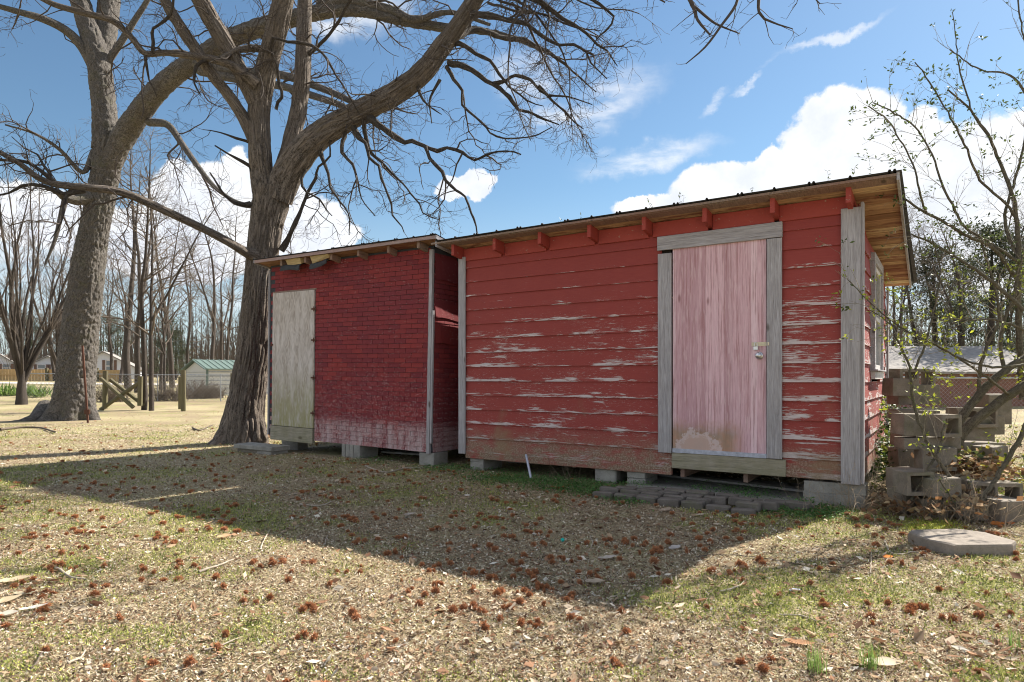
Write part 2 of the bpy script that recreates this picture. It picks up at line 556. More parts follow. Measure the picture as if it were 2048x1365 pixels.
def m_shingle(t):
    co = obj_co(t)
    x, y, z = sep(t, co)
    isl = t.n('ShaderNodeNewGeometry').outputs['Random Per Island']
    rnd = t.n('ShaderNodeObjectInfo').outputs['Random']
    w = t.m('FRACT', t.m('ADD', isl, rnd))
    col = t.mix(w, (0.31, 0.045, 0.042), (0.185, 0.030, 0.038))
    col = t.mix(t.rng(t.noise(co, 1.2, 4), 0.4, 0.62, 0, 0.7), col, (0.22, 0.040, 0.050))
    gran = t.noise(co, 330, 2, 0.7)
    col = t.mix(t.rng(gran, 0.35, 0.65, 0.35, 0), col, (0.07, 0.015, 0.015))
    # pale mineral specks, thicker low down and under the eave of the gap
    sp = t.n('ShaderNodeTexVoronoi', {'Vector': co, 'Scale': 95.0}, feature='F1')
    lown = t.noise(t.scale3(co, 1.2, 1, 2.2), 2.2, 5, 0.65)
    dens = t.m('ADD', t.rng(z, 1.55, 0.55, 0.0, 0.20, True), t.m('MULTIPLY', t.m('SUBTRACT', lown, 0.5), 0.35))
    dens = t.m('ADD', dens, t.rng(z, 0.62, 0.40, 0.0, 0.40, True))
    cellr = t.n('ShaderNodeSeparateColor', {0: sp.outputs['Color']}).outputs[0]
    on = t.rng(t.m('SUBTRACT', t.m('ADD', 0.035, dens), cellr), 0.0, 0.04)
    dot = t.m('MULTIPLY', t.rng(sp.outputs[0], 0.46, 0.30), on)
    col = t.mix(t.m('MULTIPLY', dot, 0.85), col, (0.72, 0.62, 0.60))
    wash = t.m('MULTIPLY', t.rng(z, 0.62, 0.42, 0, 1, True), t.rng(t.noise(t.scale3(co, 3, 1, 0.7), 3, 5, 0.7), 0.36, 0.62))
    col = t.mix(t.m('MULTIPLY', wash, 0.68), col, (0.52, 0.42, 0.41))
    return principled(t, col, 0.92, gran, 0.5, 0.002)


def m_concrete(t, base=(0.30, 0.285, 0.26), moss=0.25):
    co = obj_co(t)
    rnd = t.n('ShaderNodeObjectInfo').outputs['Random']
    v = t.n('ShaderNodeVectorMath', {0: co, 1: t.n('ShaderNodeCombineXYZ', {0: t.m('MULTIPLY', rnd, 40.0), 1: 0.0, 2: 0.0}).outputs[0]}, operation='ADD').outputs[0]
    n1 = t.noise(v, 7, 7, 0.7)
    n2 = t.noise(v, 120, 3, 0.7)
    dk = tuple(q * 0.55 for q in base)
    col = t.mix(t.rng(n1, 0.3, 0.68), dk, base)
    col = t.mix(t.rng(n2, 0.3, 0.5, 0.5, 0.0), col, tuple(q * 0.35 for q in base))
    col = t.mix(t.m('MULTIPLY', t.rng(t.noise(v, 4.3, 5, 0.7), 0.5, 0.68), moss), col, (0.10, 0.11, 0.04))
    return principled(t, col, 0.92, t.m('ADD', t.m('MULTIPLY', n1, 0.8), n2), 0.7, 0.006)


def m_soffit(t):
    co = obj_co(t)
    rnd = t.n('ShaderNodeObjectInfo').outputs['Random']
    g = t.noise(t.scale3(co, 2.0, 26, 26), 1.7, 6, 0.68, 0.4)
    col = t.ramp(rnd, [(0.0, (0.30, 0.16, 0.085)), (0.4, (0.46, 0.27, 0.15)), (0.75, (0.60, 0.40, 0.23)), (1.0, (0.76, 0.60, 0.38))])
    col = t.mix(t.rng(g, 0.3, 0.62, 0.75, 0.0), col, (0.085, 0.04, 0.022))
    pt = t.rng(t.noise(t.scale3(co, 1.5, 5, 5), 1.3, 6, 0.7), 0.53, 0.60)
    col = t.mix(t.m('MULTIPLY', pt, 0.8), col, (0.19, 0.065, 0.045))
    return principled(t, col, 0.85, g, 0.5, 0.004)


def m_plain(t, col=(0.5, 0.5, 0.5), rough=0.7, var=0.25, sc=12, metal=0.0, bump=0.3, spec=0.3):
    co = obj_co(t)
    n = t.noise(co, sc, 5, 0.65)
    c = t.mix(t.rng(n, 0.3, 0.7), tuple(q * (1 - var) for q in col), tuple(min(1, q * (1 + var)) for q in col))
    return principled(t, c, rough, n, bump, 0.004, metal, spec)


def m_bark(t, a, b, c, fu=9.0, fv=1.2, moss=0.0):
    """UV: u metres round the stem, v metres along it"""
    uv = t.n('ShaderNodeTexCoord').outputs['UV']
    co = obj_co(t)
    g = t.noise(t.scale3(uv, fu, fv, 1), 3.0, 6, 0.68, 0.6)
    g2 = t.noise(co, 46, 5, 0.7)
    rdg = t.m('ABSOLUTE', t.m('SUBTRACT', g, 0.5))
    col = t.mix(t.rng(rdg, 0.004, 0.055), a, b)
    rd2 = t.m('ABSOLUTE', t.m('SUBTRACT', t.noise(t.scale3(uv, fu * 1.7, fv * 1.9, 1), 3.0, 4, 0.6, 0.8), 0.5))
    col = t.mix(t.rng(rd2, 0.03, 0.0, 0, 0.75), col, a)
    g = t.m('MULTIPLY', t.m('MINIMUM', t.rng(rdg, 0, 0.1), t.rng(rd2, 0, 0.08)), 0.5)
    col = t.mix(t.rng(g2, 0.45, 0.68, 0, 0.5), col, c)
    col = t.mix(t.rng(t.noise(co, 1.6, 4), 0.42, 0.62, 0, 0.45), col, tuple(q * 0.62 for q in b))
    if moss:
        col = t.mix(t.m('MULTIPLY', t.rng(t.noise(co, 2.7, 5, 0.7), 0.54, 0.68), moss), col, (0.14, 0.145, 0.04))
    return principled(t, col, 0.92, t.m('ADD', g, t.m('MULTIPLY', g2, 0.6)), 1.0, 0.03)


def m_attr(t, transl=0.0, rough=0.85, spec=0.15):
    c = t.n('ShaderNodeVertexColor', layer_name='Col').outputs[0]
    p = principled(t, c, rough, spec=spec)
    if transl <= 0:
        return p
    tr = t.n('ShaderNodeBsdfTranslucent', {0: c}).outputs[0]
    return t.n('ShaderNodeMixShader', {0: transl, 1: p, 2: tr}).outputs[0]


def m_ground(t):
    co = obj_co(t)
    n1 = t.noise(co, 1.3, 6, 0.65)
    n2 = t.noise(co, 26, 6, 0.72)
    n3 = t.noise(co, 0.35, 4, 0.6)
    col = t.ramp(n2, [(0.25, (0.075, 0.052, 0.034)), (0.42, (0.19, 0.14, 0.085)), (0.58, (0.34, 0.27, 0.165)), (0.8, (0.55, 0.47, 0.32))])
    gr = t.ramp(n2, [(0.25, (0.08, 0.08, 0.03)), (0.5, (0.24, 0.235, 0.09)), (0.8, (0.46, 0.43, 0.20))])
    col = t.mix(t.rng(n1, 0.46, 0.60, 0, 0.75), col, gr)
    col = t.mix(t.rng(n3, 0.45, 0.62, 0, 0.5), col, (0.46, 0.39, 0.235))
    return principled(t, col, 0.95, n2, 0.8, 0.02)


def m_glass(t):
    return principled(t, (0.10, 0.12, 0.13), 0.06, metal=0.0, spec=1.0)


M = {}
M['siding'] = material('peeling_red_siding', m_siding)
M['redpaint'] = material('red_paint', m_redpaint)
M['wood_z'] = material('weathered_wood_upright', m_wood, axis='z', green=0.12)
M['wood_x'] = material('weathered_wood_level', m_wood, axis='x', green=0.5)
M['wood_y'] = material('weathered_wood_deep', m_wood, axis='y')
M['sillwood'] = material('mossy_sill_wood', m_wood, axis='x', a=(0.22, 0.20, 0.15), b=(0.50, 0.45, 0.36), tint=(0.34, 0.30, 0.22), green=0.4)
M['purplewood'] = material('faded_red_eave_wood', m_wood, axis='x', a=(0.24, 0.17, 0.16), b=(0.52, 0.40, 0.385), tint=(0.38, 0.24, 0.22))
M['brownwood'] = material('dark_brown_rafter_wood', m_wood, axis='y', a=(0.15, 0.105, 0.08), b=(0.38, 0.28, 0.225), tint=(0.30, 0.16, 0.13))
M['rawwood'] = material('fresh_yellow_wood', m_wood, axis='x', a=(0.40, 0.27, 0.12), b=(0.62, 0.47, 0.25), tint=(0.56, 0.44, 0.24))
M['pink'] = material('pink_plywood_door', m_pinkdoor)
M['ply'] = material('grey_plywood_door', m_plydoor)
M['shingle'] = material('red_asphalt_shingle', m_shingle)
M['concrete'] = material('grey_concrete', m_concrete, base=(0.37, 0.35, 0.315), moss=0.1)
M['oldblock'] = material('dark_mossy_concrete', m_concrete, base=(0.29, 0.25, 0.205), moss=0.45)
M['brick'] = material('dark_paving_brick', m_concrete, base=(0.19, 0.165, 0.145), moss=0.4)
M['soffit'] = material('stained_soffit_board', m_soffit)
M['tar'] = material('black_tar_felt', m_plain, col=(0.05, 0.052, 0.06), rough=0.9)
M['roofmetal'] = material('dark_roof_sheet', m_plain, col=(0.075, 0.075, 0.085), rough=0.85, metal=0.0, spec=0.1)
M['zinc'] = material('zinc_strip', m_plain, col=(0.42, 0.44, 0.52), rough=0.5, metal=0.35, sc=20)
M['chrome'] = material('worn_steel', m_plain, col=(0.62, 0.63, 0.66), rough=0.28, metal=0.9, var=0.1)
M['cream'] = material('cream_paint_metal', m_plain, col=(0.62, 0.55, 0.40), rough=0.6)
M['rust'] = material('rusty_iron', m_plain, col=(0.10, 0.045, 0.030), rough=0.9, sc=40)
M['whitepaint'] = material('flaking_white_paint', m_plain, col=(0.60, 0.57, 0.55), rough=0.7)
M['glass'] = material('window_glass', m_glass)
M['black'] = material('dark_inside', m_plain, col=(0.03, 0.025, 0.022), rough=0.95)
M['bark1'] = material('furrowed_brown_bark', m_bark, a=(0.035, 0.026, 0.020), b=(0.25, 0.205, 0.17), c=(0.42, 0.37, 0.325), fu=6, fv=0.75)
M['bark2'] = material('scaly_grey_bark', m_bark, a=(0.022, 0.019, 0.017), b=(0.17, 0.15, 0.135), c=(0.42, 0.39, 0.35), fu=5, fv=2.0, moss=0.25)
M['bark3'] = material('plain_grey_bark', m_bark, a=(0.04, 0.032, 0.027), b=(0.11, 0.09, 0.076), c=(0.18, 0.15, 0.13), fu=14, fv=2)
M['bark1b'] = material('dark_branch_bark', m_bark, a=(0.022, 0.017, 0.014), b=(0.115, 0.095, 0.08), c=(0.20, 0.175, 0.15), fu=8, fv=1.5)
M['twig'] = material('twig_bark', m_plain, col=(0.07, 0.056, 0.048), rough=0.9, sc=30)
M['twig2'] = material('distant_twig_bark', m_plain, col=(0.13, 0.105, 0.085), rough=0.9, sc=9)
M['stem'] = material('olive_shrub_bark', m_bark, a=(0.10, 0.085, 0.06), b=(0.29, 0.255, 0.185), c=(0.40, 0.37, 0.28), fu=14, fv=4, moss=0.3)
M['leafcol'] = material('dry_leaf', m_attr, transl=0.25)
M['greenleaf'] = material('green_leaf', m_attr, transl=0.35, rough=0.5, spec=0.3)
M['burr'] = material('burr_spikes', m_attr, transl=0.1)
M['ground'] = material('lawn_soil', m_ground)
# ------------------------------------------------------------------ ground
def make_ground():
    def axis(lo, hi, st, far, k=1.16):
        a = list(np.arange(lo, hi + 1e-6, st))
        d = st
        while a[-1] < far:
            d *= k
            a.append(a[-1] + d)
        d = st
        while a[0] > -far:
            d *= k
            a.insert(0, a[0] - d)
        return np.array(a)
    xs, ys = axis(-10, 10, 0.1, 900), axis(-1, 16, 0.1, 900)
    X, Y = np.meshgrid(xs, ys)
    Z = gh(X, Y)
    nx, ny = len(xs), len(ys)
    v = np.stack([X.ravel(), Y.ravel(), Z.ravel()], 1)
    i = np.arange(nx * ny).reshape(ny, nx)
    f = np.stack([i[:-1, :-1].ravel(), i[:-1, 1:].ravel(), i[1:, 1:].ravel(), i[1:, :-1].ravel()], 1)
    o = link('ground', arr_mesh('ground', v, [f], True), M['ground'])
    tag(o, kind='structure')


make_ground()

# ------------------------------------------------------------------ the two sheds
ROT = -math.atan2(0.553, 0.8333)


def fs(px, t=0.0):
    """distance along the shed fronts where a sight line meets the plane at depth t"""
    dx = px - 1024
    return (dx * (7.69 + .8333 * t) / F - .553 * t) / (.8333 + .553 * dx / F)


def fz(px, py, t=0.0):
    s = fs(px, t)
    Y = 7.69 - .553 * s + .8333 * t
    return CH + (757 - py) * Y / F


def W2(s, t, z=0.0):
    return Vector((.8333 * s + .553 * t, 7.69 - .553 * s + .8333 * t, z))


def lap_board(mb, a0, a1, z0, z1, fn, tb=0.024, tt=0.008, seg=0.5):
    n = max(2, int((a1 - a0) / seg))
    b = len(mb.v)
    for i in range(n + 1):
        a = a0 + (a1 - a0) * i / n
        w = random.uniform(-.0018, .0018)
        u = random.uniform(-.0015, .0015)
        for o_, z in ((0.0, z0 + u), (tb + w, z0 + u), (tb + w - .001, z0 + .012), (tt + w, z1), (0.0, z1)):
            mb.v.append(fn(a, o_, z))
    for i in range(n):
        for k in range(5):
            k2 = (k + 1) % 5
            mb.f.append((b + i * 5 + k, b + i * 5 + k2, b + (i + 1) * 5 + k2, b + (i + 1) * 5 + k))
    mb.f.append(tuple(b + k for k in range(5)))
    mb.f.append(tuple(b + n * 5 + k for k in range(5)))


def red_shed():
    OX = 1.43
    off = (OX, 0, 0)
    W0 = W2(OX, 0)
    root = empty('red_shed', (W0.x, W0.y, 0), (0, 0, ROT))
    tag(root, 'larger red clapboard shed with peeling paint and a pink padlocked door', 'shed')
    B = lambda mb, name, mat, lab=None, sm=False: tag(mb.build(name, M[mat], root, off, sm), lab)
    L, R, D = -.761, 3.618, 3.05
    TOP = 2.60
    pitch = 0.1735
    zu = lambda t: 2.765 - .128 * (t + .27)       # underside of the roof boards
    # dark shell behind the boards so that nothing shows through
    mb = MB()
    mb.box(L + .02, R - .02, .02, D - .02, .24, .27)
    B(mb, 'floor', 'black')
    for nm, (x0, x1, y0, y1) in (('inner_wall', (L + .03, fs(1341), .012, .03)), ('inner_wall', (fs(1541), R - .03, .012, .03)), ('inner_wall', (L + .01, L + .03, .04, D - .04)), ('inner_wall', (L + .03, R - .03, D - .03, D - .01))):
        mb = MB()
        mb.box(x0, x1, y0, y1, .275, zu(y1) - .01)
        B(mb, nm, 'black')
    # floor joists seen from below
    for k in range(7):
        mb = MB()
        s = L + .3 + k * .62
        mb.box(s, s + .04, .05, D - .05, .13, .238)
        B(mb, 'floor_joist', 'brownwood')
    # siding: front
    dl, dr = fs(1347), fs(1535)
    tl, tr = fs(1319), fs(1566)
    zd1 = fz(1440, 490) + .006
    n = 14
    z = .226
    F_ = lambda a, o_, zz: (a, -o_, zz)
    for i in range(n):
        z0, z1 = z + i * pitch, z + (i + 1) * pitch + .004
        z1 = min(z1, TOP)
        if z0 > TOP - .03:
            break
        if z1 < .42:
            for a0, a1 in ((L + .09, dl - .008), (tr - .0, R - .12)):
                mb = MB()
                lap_board(mb, a0, a1, z0, z1, F_)
                B(mb, 'siding_board', 'siding')
        elif z0 < zd1 + .10:
            for a0, a1 in ((L + .09, tl + .03), (tr - .03, R - .12)):
                mb = MB()
                lap_board(mb, a0, a1, z0, z1, F_)
                B(mb, 'siding_board', 'siding')
        else:
            mb = MB()
            lap_board(mb, L + .09, R - .12, z0, z1, F_)
            B(mb, 'siding_board', 'siding')
    # siding: right side with a window opening
    wt0, wt1, wz0, wz1 = 1.0, 2.06, 1.22, 2.30
    Rr = lambda a, o_, zz: (R + o_, a, zz)
    for i in range(15):
        z0 = .226 + i * pitch
        z1 = z0 + pitch + .004
        amax = min(D - .04, (2.765 - z1 - .02) / .128 - .27)
        if amax < .15:
            break
        spans = [(0.03, amax)]
        if z1 > wz0 + .02 and z0 < wz1 - .02:
            spans = [(0.03, min(wt0 + .02, amax)), (wt1 - .02, amax)]
        for a0, a1 in spans:
            if a1 - a0 > .1:
                mb = MB()
                lap_board(mb, a0, a1, z0, z1, Rr)
                B(mb, 'siding_board', 'siding')
    for fn, a0, nm in ((lambda a, o_, zz: (L - o_, a, zz), 0.03, 'l'), (lambda a, o_, zz: (a, D + o_, zz), L + .02, 'b')):
        for i in range(14):
            z0 = .226 + i * pitch
            z1 = z0 + pitch + .004
            a1 = min(D - .04, (2.765 - z1 - .02) / .128 - .27) if nm == 'l' else R - .02
            if nm == 'b' and z1 > 2.33:
                break
            if a1 < .2:
                break
            mb = MB()
            lap_board(mb, a0, a1, z0, z1, fn)
            B(mb, 'siding_board', 'siding')
    # mossy skirt boards under the siding
    for a0, a1, mt in ((L + .09, fs(1100), 'siding'), (fs(1100) + .004, dl - .012, 'siding')):
        mb = MB()
        mb.box(a0, a1, -.030, .01, .150, .232, .004, .002)
        B(mb, 'skirt_board', mt)
    mb = MB()
    mb.box(dl - .006, fs(1573), -.036, .008, fz(1450, 944), fz(1440, 908) - .014, .004, .002)
    B(mb, 'skirt_board', 'sillwood', 'bare mossy board under the door')
    mb = MB()
    mb.box(fs(1573) + .004, R - .12, -.030, .01, fz(1630, 955), .232, .004, .002)
    B(mb, 'skirt_board', 'siding')
    # corner boards
    for x0, x1, y0, y1, zt in ((L - .003, L + .098, -.052, -.0265, fz(933, 515)), (R - .125, R + .028, -.055, -.0275, fz(1690, 420))):
        mb = MB()
        mb.box(x0, x1, y0, y1, .205 if x0 > 0 else .20, zt, .004, .0015)
        B(mb, 'corner_board', 'wood_z')
    mb = MB()
    mb.box(R + .0265, R + .050, -.026, .07, .21, 2.66, .003, .001)
    B(mb, 'corner_board', 'wood_z')
    mb = MB()
    mb.box(R + .0265, R + .050, D - .09, D + .03, .21, 2.27, .003, .001)
    B(mb, 'corner_board', 'wood_z')
    # blocking between the rafters
    rs = [3.57 - .613 * k for k in range(8)]
    ends = [L + .02] + [r for r in sorted(rs)] + [R - .01]
    for a0, a1 in zip(ends[:-1], ends[1:]):
        if a1 - a0 < .1:
            continue
        mb = MB()
        mb.box(a0 + .022, a1 - .022, -.032 + random.uniform(-.004, .004), -.004, TOP - .025, zu(0) - .006, .003, .001)
        B(mb, 'blocking_board', 'redpaint')
    for r in rs:
        mb = MB()
        y0, y1 = -.215, D + .16
        h = .135
        c = [(r - .02, y0), (r + .02, y0), (r + .02, y1), (r - .02, y1)]
        mb.hexa([(x, y, zu(y) - h) for x, y in c] + [(x, y, zu(y) - .002) for x, y in c])
        B(mb, 'rafter', 'redpaint')
    # roof boards laid across the rafters
    t = -.275
    sR = lambda tt: 3.925 - .013 * (tt + .27)
    k = 0
    while t < D + .20:
        w = random.uniform(.125, .15)
        t1 = min(t + w, D + .22)
        mb = MB()
        x0 = -.90 + random.uniform(-.004, .004)
        dz = random.uniform(-.007, .004)
        cs = [(x0, t + .002), (sR(t), t + .002), (sR(t1), t1 - .003), (x0, t1 - .003)]
        mb.hexa([(x, y, zu(y) + dz) for x, y in cs] + [(x, y, zu(y) + .020) for x, y in cs])
        B(mb, 'roof_board', 'soffit' if k else 'brownwood')
        t = t1
        k += 1
    # front drip board and rake boards
    mb = MB()
    for sgn, s0, s1 in ((0, -1.0, 3.93),):
        mb.box(s0, s1, -.297, -.279, zu(-.27) + .002, zu(-.27) + .026, .002, .002)
    B(mb, 'eave_board', 'brownwood')
    for side in (0, 1):
        mb = MB()
        f0 = (lambda tt: sR(tt) + .003) if side else (lambda tt: -.925)
        cs = [(f0(-.297), -.297), (f0(-.297) + .02, -.297), (f0(D + .22) + .02, D + .22), (f0(D + .22), D + .22)]
        mb.hexa([(x, y, zu(y) - .035) for x, y in cs] + [(x, y, zu(y) + .030) for x, y in cs])
        B(mb, 'rake_board', 'wood_y')
    # ribbed roofing sheets
    s = -.915
    while s < 3.93:
        e = min(s + .62, 3.965)
        prof = [(s, 0)]
        q = s + .02
        for c in (s + .03, s + .31, s + .595):
            if c + .02 < e:
                prof += [(c - .014, 0), (c - .006, .016), (c + .006, .016), (c + .014, 0)]
        prof += [(e, 0)]
        mb = MB()
        zz = random.uniform(0, .003)
        y0, y1 = -.315 + random.uniform(-.006, .006), D + .25
        for y in (y0, y1):
            for lay in (.0, .003):
                for x, h in prof:
                    mb.v.append((x, y, zu(y) + .031 + h + lay + zz))
        m_ = len(prof)
        for i in range(m_ - 1):
            for lay in (0, 1):
                a = lay * m_
                mb.f.append((a + i, a + i + 1, 2 * m_ + a + i + 1, 2 * m_ + a + i))
            for yy in (0, 2 * m_):
                mb.f.append((yy + i, yy + i + 1, yy + m_ + i + 1, yy + m_ + i))
        B(mb, 'roof_sheet', 'roofmetal')
        s += .60
    # door, its trim and hardware
    zb = fz(1440, 908)
    mb = MB()
    mb.box(dl + .002, dr - .004, -.030, .006, zb, zd1, .002)
    door = B(mb, 'door', 'pink')
    mb = MB()
    mb.box(tl, dl - .006, -.050, -.0265, fz(1332, 905), fz(1332, 509), .003, .0015)
    B(mb, 'door_trim', 'wood_z')
    mb = MB()
    mb.box(dr + .004, tr, -.052, -.0265, fz(1550, 917), fz(1550, 479), .003, .0015)
    B(mb, 'door_trim', 'wood_z')
    mb = MB()
    mb.box(tl - .006, tr + .004, -.056, -.0265, fz(1440, 490), fz(1440, 461), .003, .0015)
    B(mb, 'door_trim', 'wood_x', 'level grey board over the door')
    mb = MB()
    mb.box(dl + .002, dr + .0, -.040, -.031, zb - .012, zb + .030, .001)
    B(mb, 'threshold_strip', 'zinc')
    kx, kz = fs(1519, -.03), fz(1519, 712)
    mb = MB()
    mb.lathe([(0, -.031), (.034, -.031), (.036, -.035), (.030, -.040), (.014, -.042), (.013, -.058), (.022, -.064), (.029, -.076), (.028, -.088), (.018, -.097), (0, -.099)], 20, 'y', (kx, 0, kz))
    k_ = mb.build('knob', M['chrome'], door, off, True)
    mb = MB()
    hx0, hx1, hz = fs(1505), fs(1537), fz(1520, 689)
    mb.box(hx0, hx1, -.036, -.0305, hz - .018, hz + .018, .001)
    mb.box(hx1 + .004, hx1 + .018, -.058, -.0525, hz - .016, hz + .016, .001)
    hp = mb.build('hasp', M['cream'], door, off)
    px_ = fs(1512, -.04)
    mb = MB()
    mb.box(px_ - .021, px_ + .021, -.062, -.040, hz - .056, hz - .020, .003)
    mb.tube([(px_ - .013, -.051, hz - .022), (px_ - .013, -.051, hz + .004), (px_ - .008, -.051, hz + .014), (px_, -.051, hz + .018), (px_ + .008, -.051, hz + .014), (px_ + .013, -.051, hz + .004), (px_ + .013, -.051, hz - .022)], .0035, 6)
    mb.build('padlock', M['chrome'], door, off)
    # window on the sunny side
    wf_ = MB()
    for y0, y1, z0, z1 in ((wt0, wt0 + .10, wz0, wz1), (wt1 - .10, wt1, wz0, wz1), (wt0, wt1, wz1 + .002, wz1 + .09)):
        wf_.box(R + .005, R + .058, y0, y1, z0, z1, .003)
    win = B(wf_, 'window', 'wood_y')
    mb = MB()
    mb.box(R + .005, R + .060, wt0 - .01, wt1 + .01, wz0 - .10, wz0 - .02, .003)
    mb.build('apron', M['whitepaint'], win, off)
    mb = MB()
    mb.box(R + .005, R + .085, wt0 - .03, wt1 + .03, wz0 - .018, wz0 - .001, .003)
    mb.build('sill', M['wood_y'], win, off)
    mb = MB()
    for y0, y1, z0, z1 in ((wt0 + .102, wt0 + .14, wz0, wz1), (wt1 - .14, wt1 - .102, wz0, wz1), (wt0 + .142, wt1 - .142, wz0, wz0 + .05), (wt0 + .142, wt1 - .142, wz1 - .05, wz1), (wt0 + .142, wt1 - .142, 1.74, 1.78)):
        mb.box(R + .008, R + .036, y0, y1, z0, z1, .002)
    mb.build('sash', M['whitepaint'], win, off)
    for z0, z1 in ((wz0 + .052, 1.738), (1.782, wz1 - .052)):
        mb = MB()
        mb.box(R + .012, R + .017, wt0 + .143, wt1 - .143, z0, z1)
        mb.build('pane', M['glass'], win, off)
    return root


def brick_shed():
    OX = -2.9
    off = (OX, 0, 0)
    W0 = W2(OX, 0)
    root = empty('shingle_shed', (W0.x, W0.y, 0), (0, math.radians(0.85), ROT))
    tag(root, 'smaller dark red shed clad in brick pattern shingles with a grey plywood door', 'shed')
    B = lambda mb, name, mat, lab=None: tag(mb.build(name, M[mat], root, off), lab)
    L, R, D = -4.57, -1.241, 3.0
    zb, zt = .205, 2.80
    zu = lambda t: 2.895 - .177 * (t + .2)
    dl, dr = fs(545.5), fs(628)
    dzt, dzb = fz(590, 586) + .0, fz(590, 856)
    mb = MB()
    mb.box(L + .02, R - .02, .02, D - .02, zb + .02, zb + .05)
    B(mb, 'floor', 'black')
    # sheathing: plain boards the shingles are nailed to
    mb = MB()
    mb.box(dr + .01, R - .002, .0, .02, zb, zu(0) - .004)
    mb.box(L, dl - .01, .0, .02, zb, zu(0) - .004)
    mb.box(dl - .01, dr + .01, .0, .02, dzt + .012, zu(0) - .004)
    B(mb, 'sheathing', 'tar')
    for x0, x1 in ((L, L + .02), (R - .02, R)):
        mb = MB()
        c = [(x0, .022), (x1, .022), (x1, D - .022), (x0, D - .022)]
        mb.hexa([(x, y, zb) for x, y in c] + [(x, y, zu(y) - .004) for x, y in c])
        B(mb, 'sheathing', 'tar')
    mb = MB()
    mb.box(L, R, D - .02, D, zb, zu(D) - .004)
    B(mb, 'sheathing', 'tar')
    # front shingles: each tab a piece of its own, the 300 that show largest singly
    tabs = []
    row, z = 0, zb - .006
    rh, tw = .0642, .203
    while z < zu(0) - .03:
        x = R - .052 - (tw / 2 if row % 2 else 0) + random.uniform(-.01, .01) - tw
        if row % 2:
            tabs.append((x + tw, R - .052, z))
        while x > L + .005:
            tabs.append((x, x + tw - .006, z))
            x -= tw
        row += 1
        z += rh

    def tab(mb, x0, x1, z0, z1, fn):
        j = random.uniform(0, .0018)
        b_ = len(mb.v)
        pts = [(x0, 0.001, z0), (x1, .001, z0), (x1, .0105 + j, z0), (x0, .0105 + j, z0), (x0, .001, z1), (x1, .001, z1), (x1, .0035 + j, z1), (x0, .0035 + j, z1)]
        mb.v += [fn(*p) for p in pts]
        mb.f += [(b_, b_ + 1, b_ + 2, b_ + 3), (b_ + 4, b_ + 7, b_ + 6, b_ + 5), (b_, b_ + 4, b_ + 5, b_ + 1), (b_ + 1, b_ + 5, b_ + 6, b_ + 2), (b_ + 2, b_ + 6, b_ + 7, b_ + 3), (b_ + 3, b_ + 7, b_ + 4, b_)]
    good = []
    for x0, x1, z0 in tabs:
        x0 = max(x0, L + .004)
        z1 = min(z0 + rh - .004, zu(0) - .01)
        if x1 - x0 < .02:
            continue
        mid = (z0 + z1) / 2
        if mid < dzt + .02 and x1 > dl - .02 and x0 < dr + .012:
            if x0 < dl - .025:
                good.append((x0, dl - .02, z0, z1))
            if x1 > dr + .03:
                good.append((dr + .012, x1, z0, z1))
            continue
        good.append((x0, x1, z0, z1))
    good.sort(key=lambda g: -(g[1]))
    rest = MB()
    Ff = lambda x, o_, zz: (x, -o_, zz)
    for i, (x0, x1, z0, z1) in enumerate(good):
        if i < 295:
            mb = MB()
            tab(mb, x0, x1, z0, z1, Ff)
            mb_me = mb.mesh('shingle', off, fix=False)
            link('shingle', mb_me, M['shingle'], root)
        else:
            tab(rest, x0, x1, z0, z1, Ff)
    o = link('shingles', rest.mesh('shingles', off, fix=False), M['shingle'], root)
    o['kind'] = 'stuff'
    side = MB()
    for fn, a1 in ((lambda x, o_, zz: (R + o_, x, zz), D), (lambda x, o_, zz: (L - o_, x, zz), D)):
        row, z = 0, zb - .006
        while z < 2.75:
            x = .02 + (tw / 2 if row % 2 else 0) - tw
            am = min(a1 - .01, (2.895 - z - rh - .01) / .177 - .2)
            while x < am:
                x0, x1 = max(x, .012), min(x + tw - .006, am)
                if x1 - x0 > .02:
                    tab(side, x0, x1, z, z + rh - .0035, fn)
                x += tw
            row += 1
            z += rh
    o = link('shingles', side.mesh('shingles', off, fix=False), M['shingle'], root)
    o['kind'] = 'stuff'
    # two broad loose courses lapped over the right side, their edge wavy
    for zc, hh, mt in ((1.93, .20, .012), (1.60, .24, .010), (2.42, .30, .009)):
        mb = MB()
        n = 24
        for i in range(n + 1):
            a = .02 + (D - .1) * i / n
            w = .012 * math.sin(a * 9) + random.uniform(-.006, .006)
            o1 = .020 + .008 * math.sin(a * 7 + zc)
            for o_, zz in ((.010, zc + hh), (.013, zc + hh), (o1 + .004, zc + w), (o1, zc + w)):
                mb.v.append((R + o_, a, zz))
        for i in range(n):
            for k in range(4):
                mb.f.append((i * 4 + k, i * 4 + (k + 1) % 4, (i + 1) * 4 + (k + 1) % 4, (i + 1) * 4 + k))
        B(mb, 'loose_shingle', 'shingle')
    # corner boards
    mb = MB()
    zr = zu(0) - .055
    c = [(R - .048, -.032), (R + .004, -.034), (R + .004, .004), (R - .048, .004)]
    mb.hexa([(x - .02, y, zb - .02) for x, y in c] + [(x, y, zr) for x, y in c])
    B(mb, 'corner_board', 'wood_z')
    mb = MB()
    c = [(R + .006, -.036), (R + .032, -.036), (R + .032, -.010), (R + .006, -.010)]
    mb.hexa([(x - .012, y, .32) for x, y in c] + [(x, y, 2.02) for x, y in c])
    B(mb, 'loose_lath', 'wood_z')
    mb = MB()
    c = [(L - .022, -.02), (L + .002, -.02), (L + .002, .03), (L - .022, .03)]
    mb.hexa([(x, y, zb + .02) for x, y in c] + [(x, y, zu(0) - .08) for x, y in c])
    B(mb, 'corner_board', 'wood_z')
    # door, hinges, sill
    mb = MB()
    mb.box(dl, dr, -.026, .0, dzb, dzt, .002)
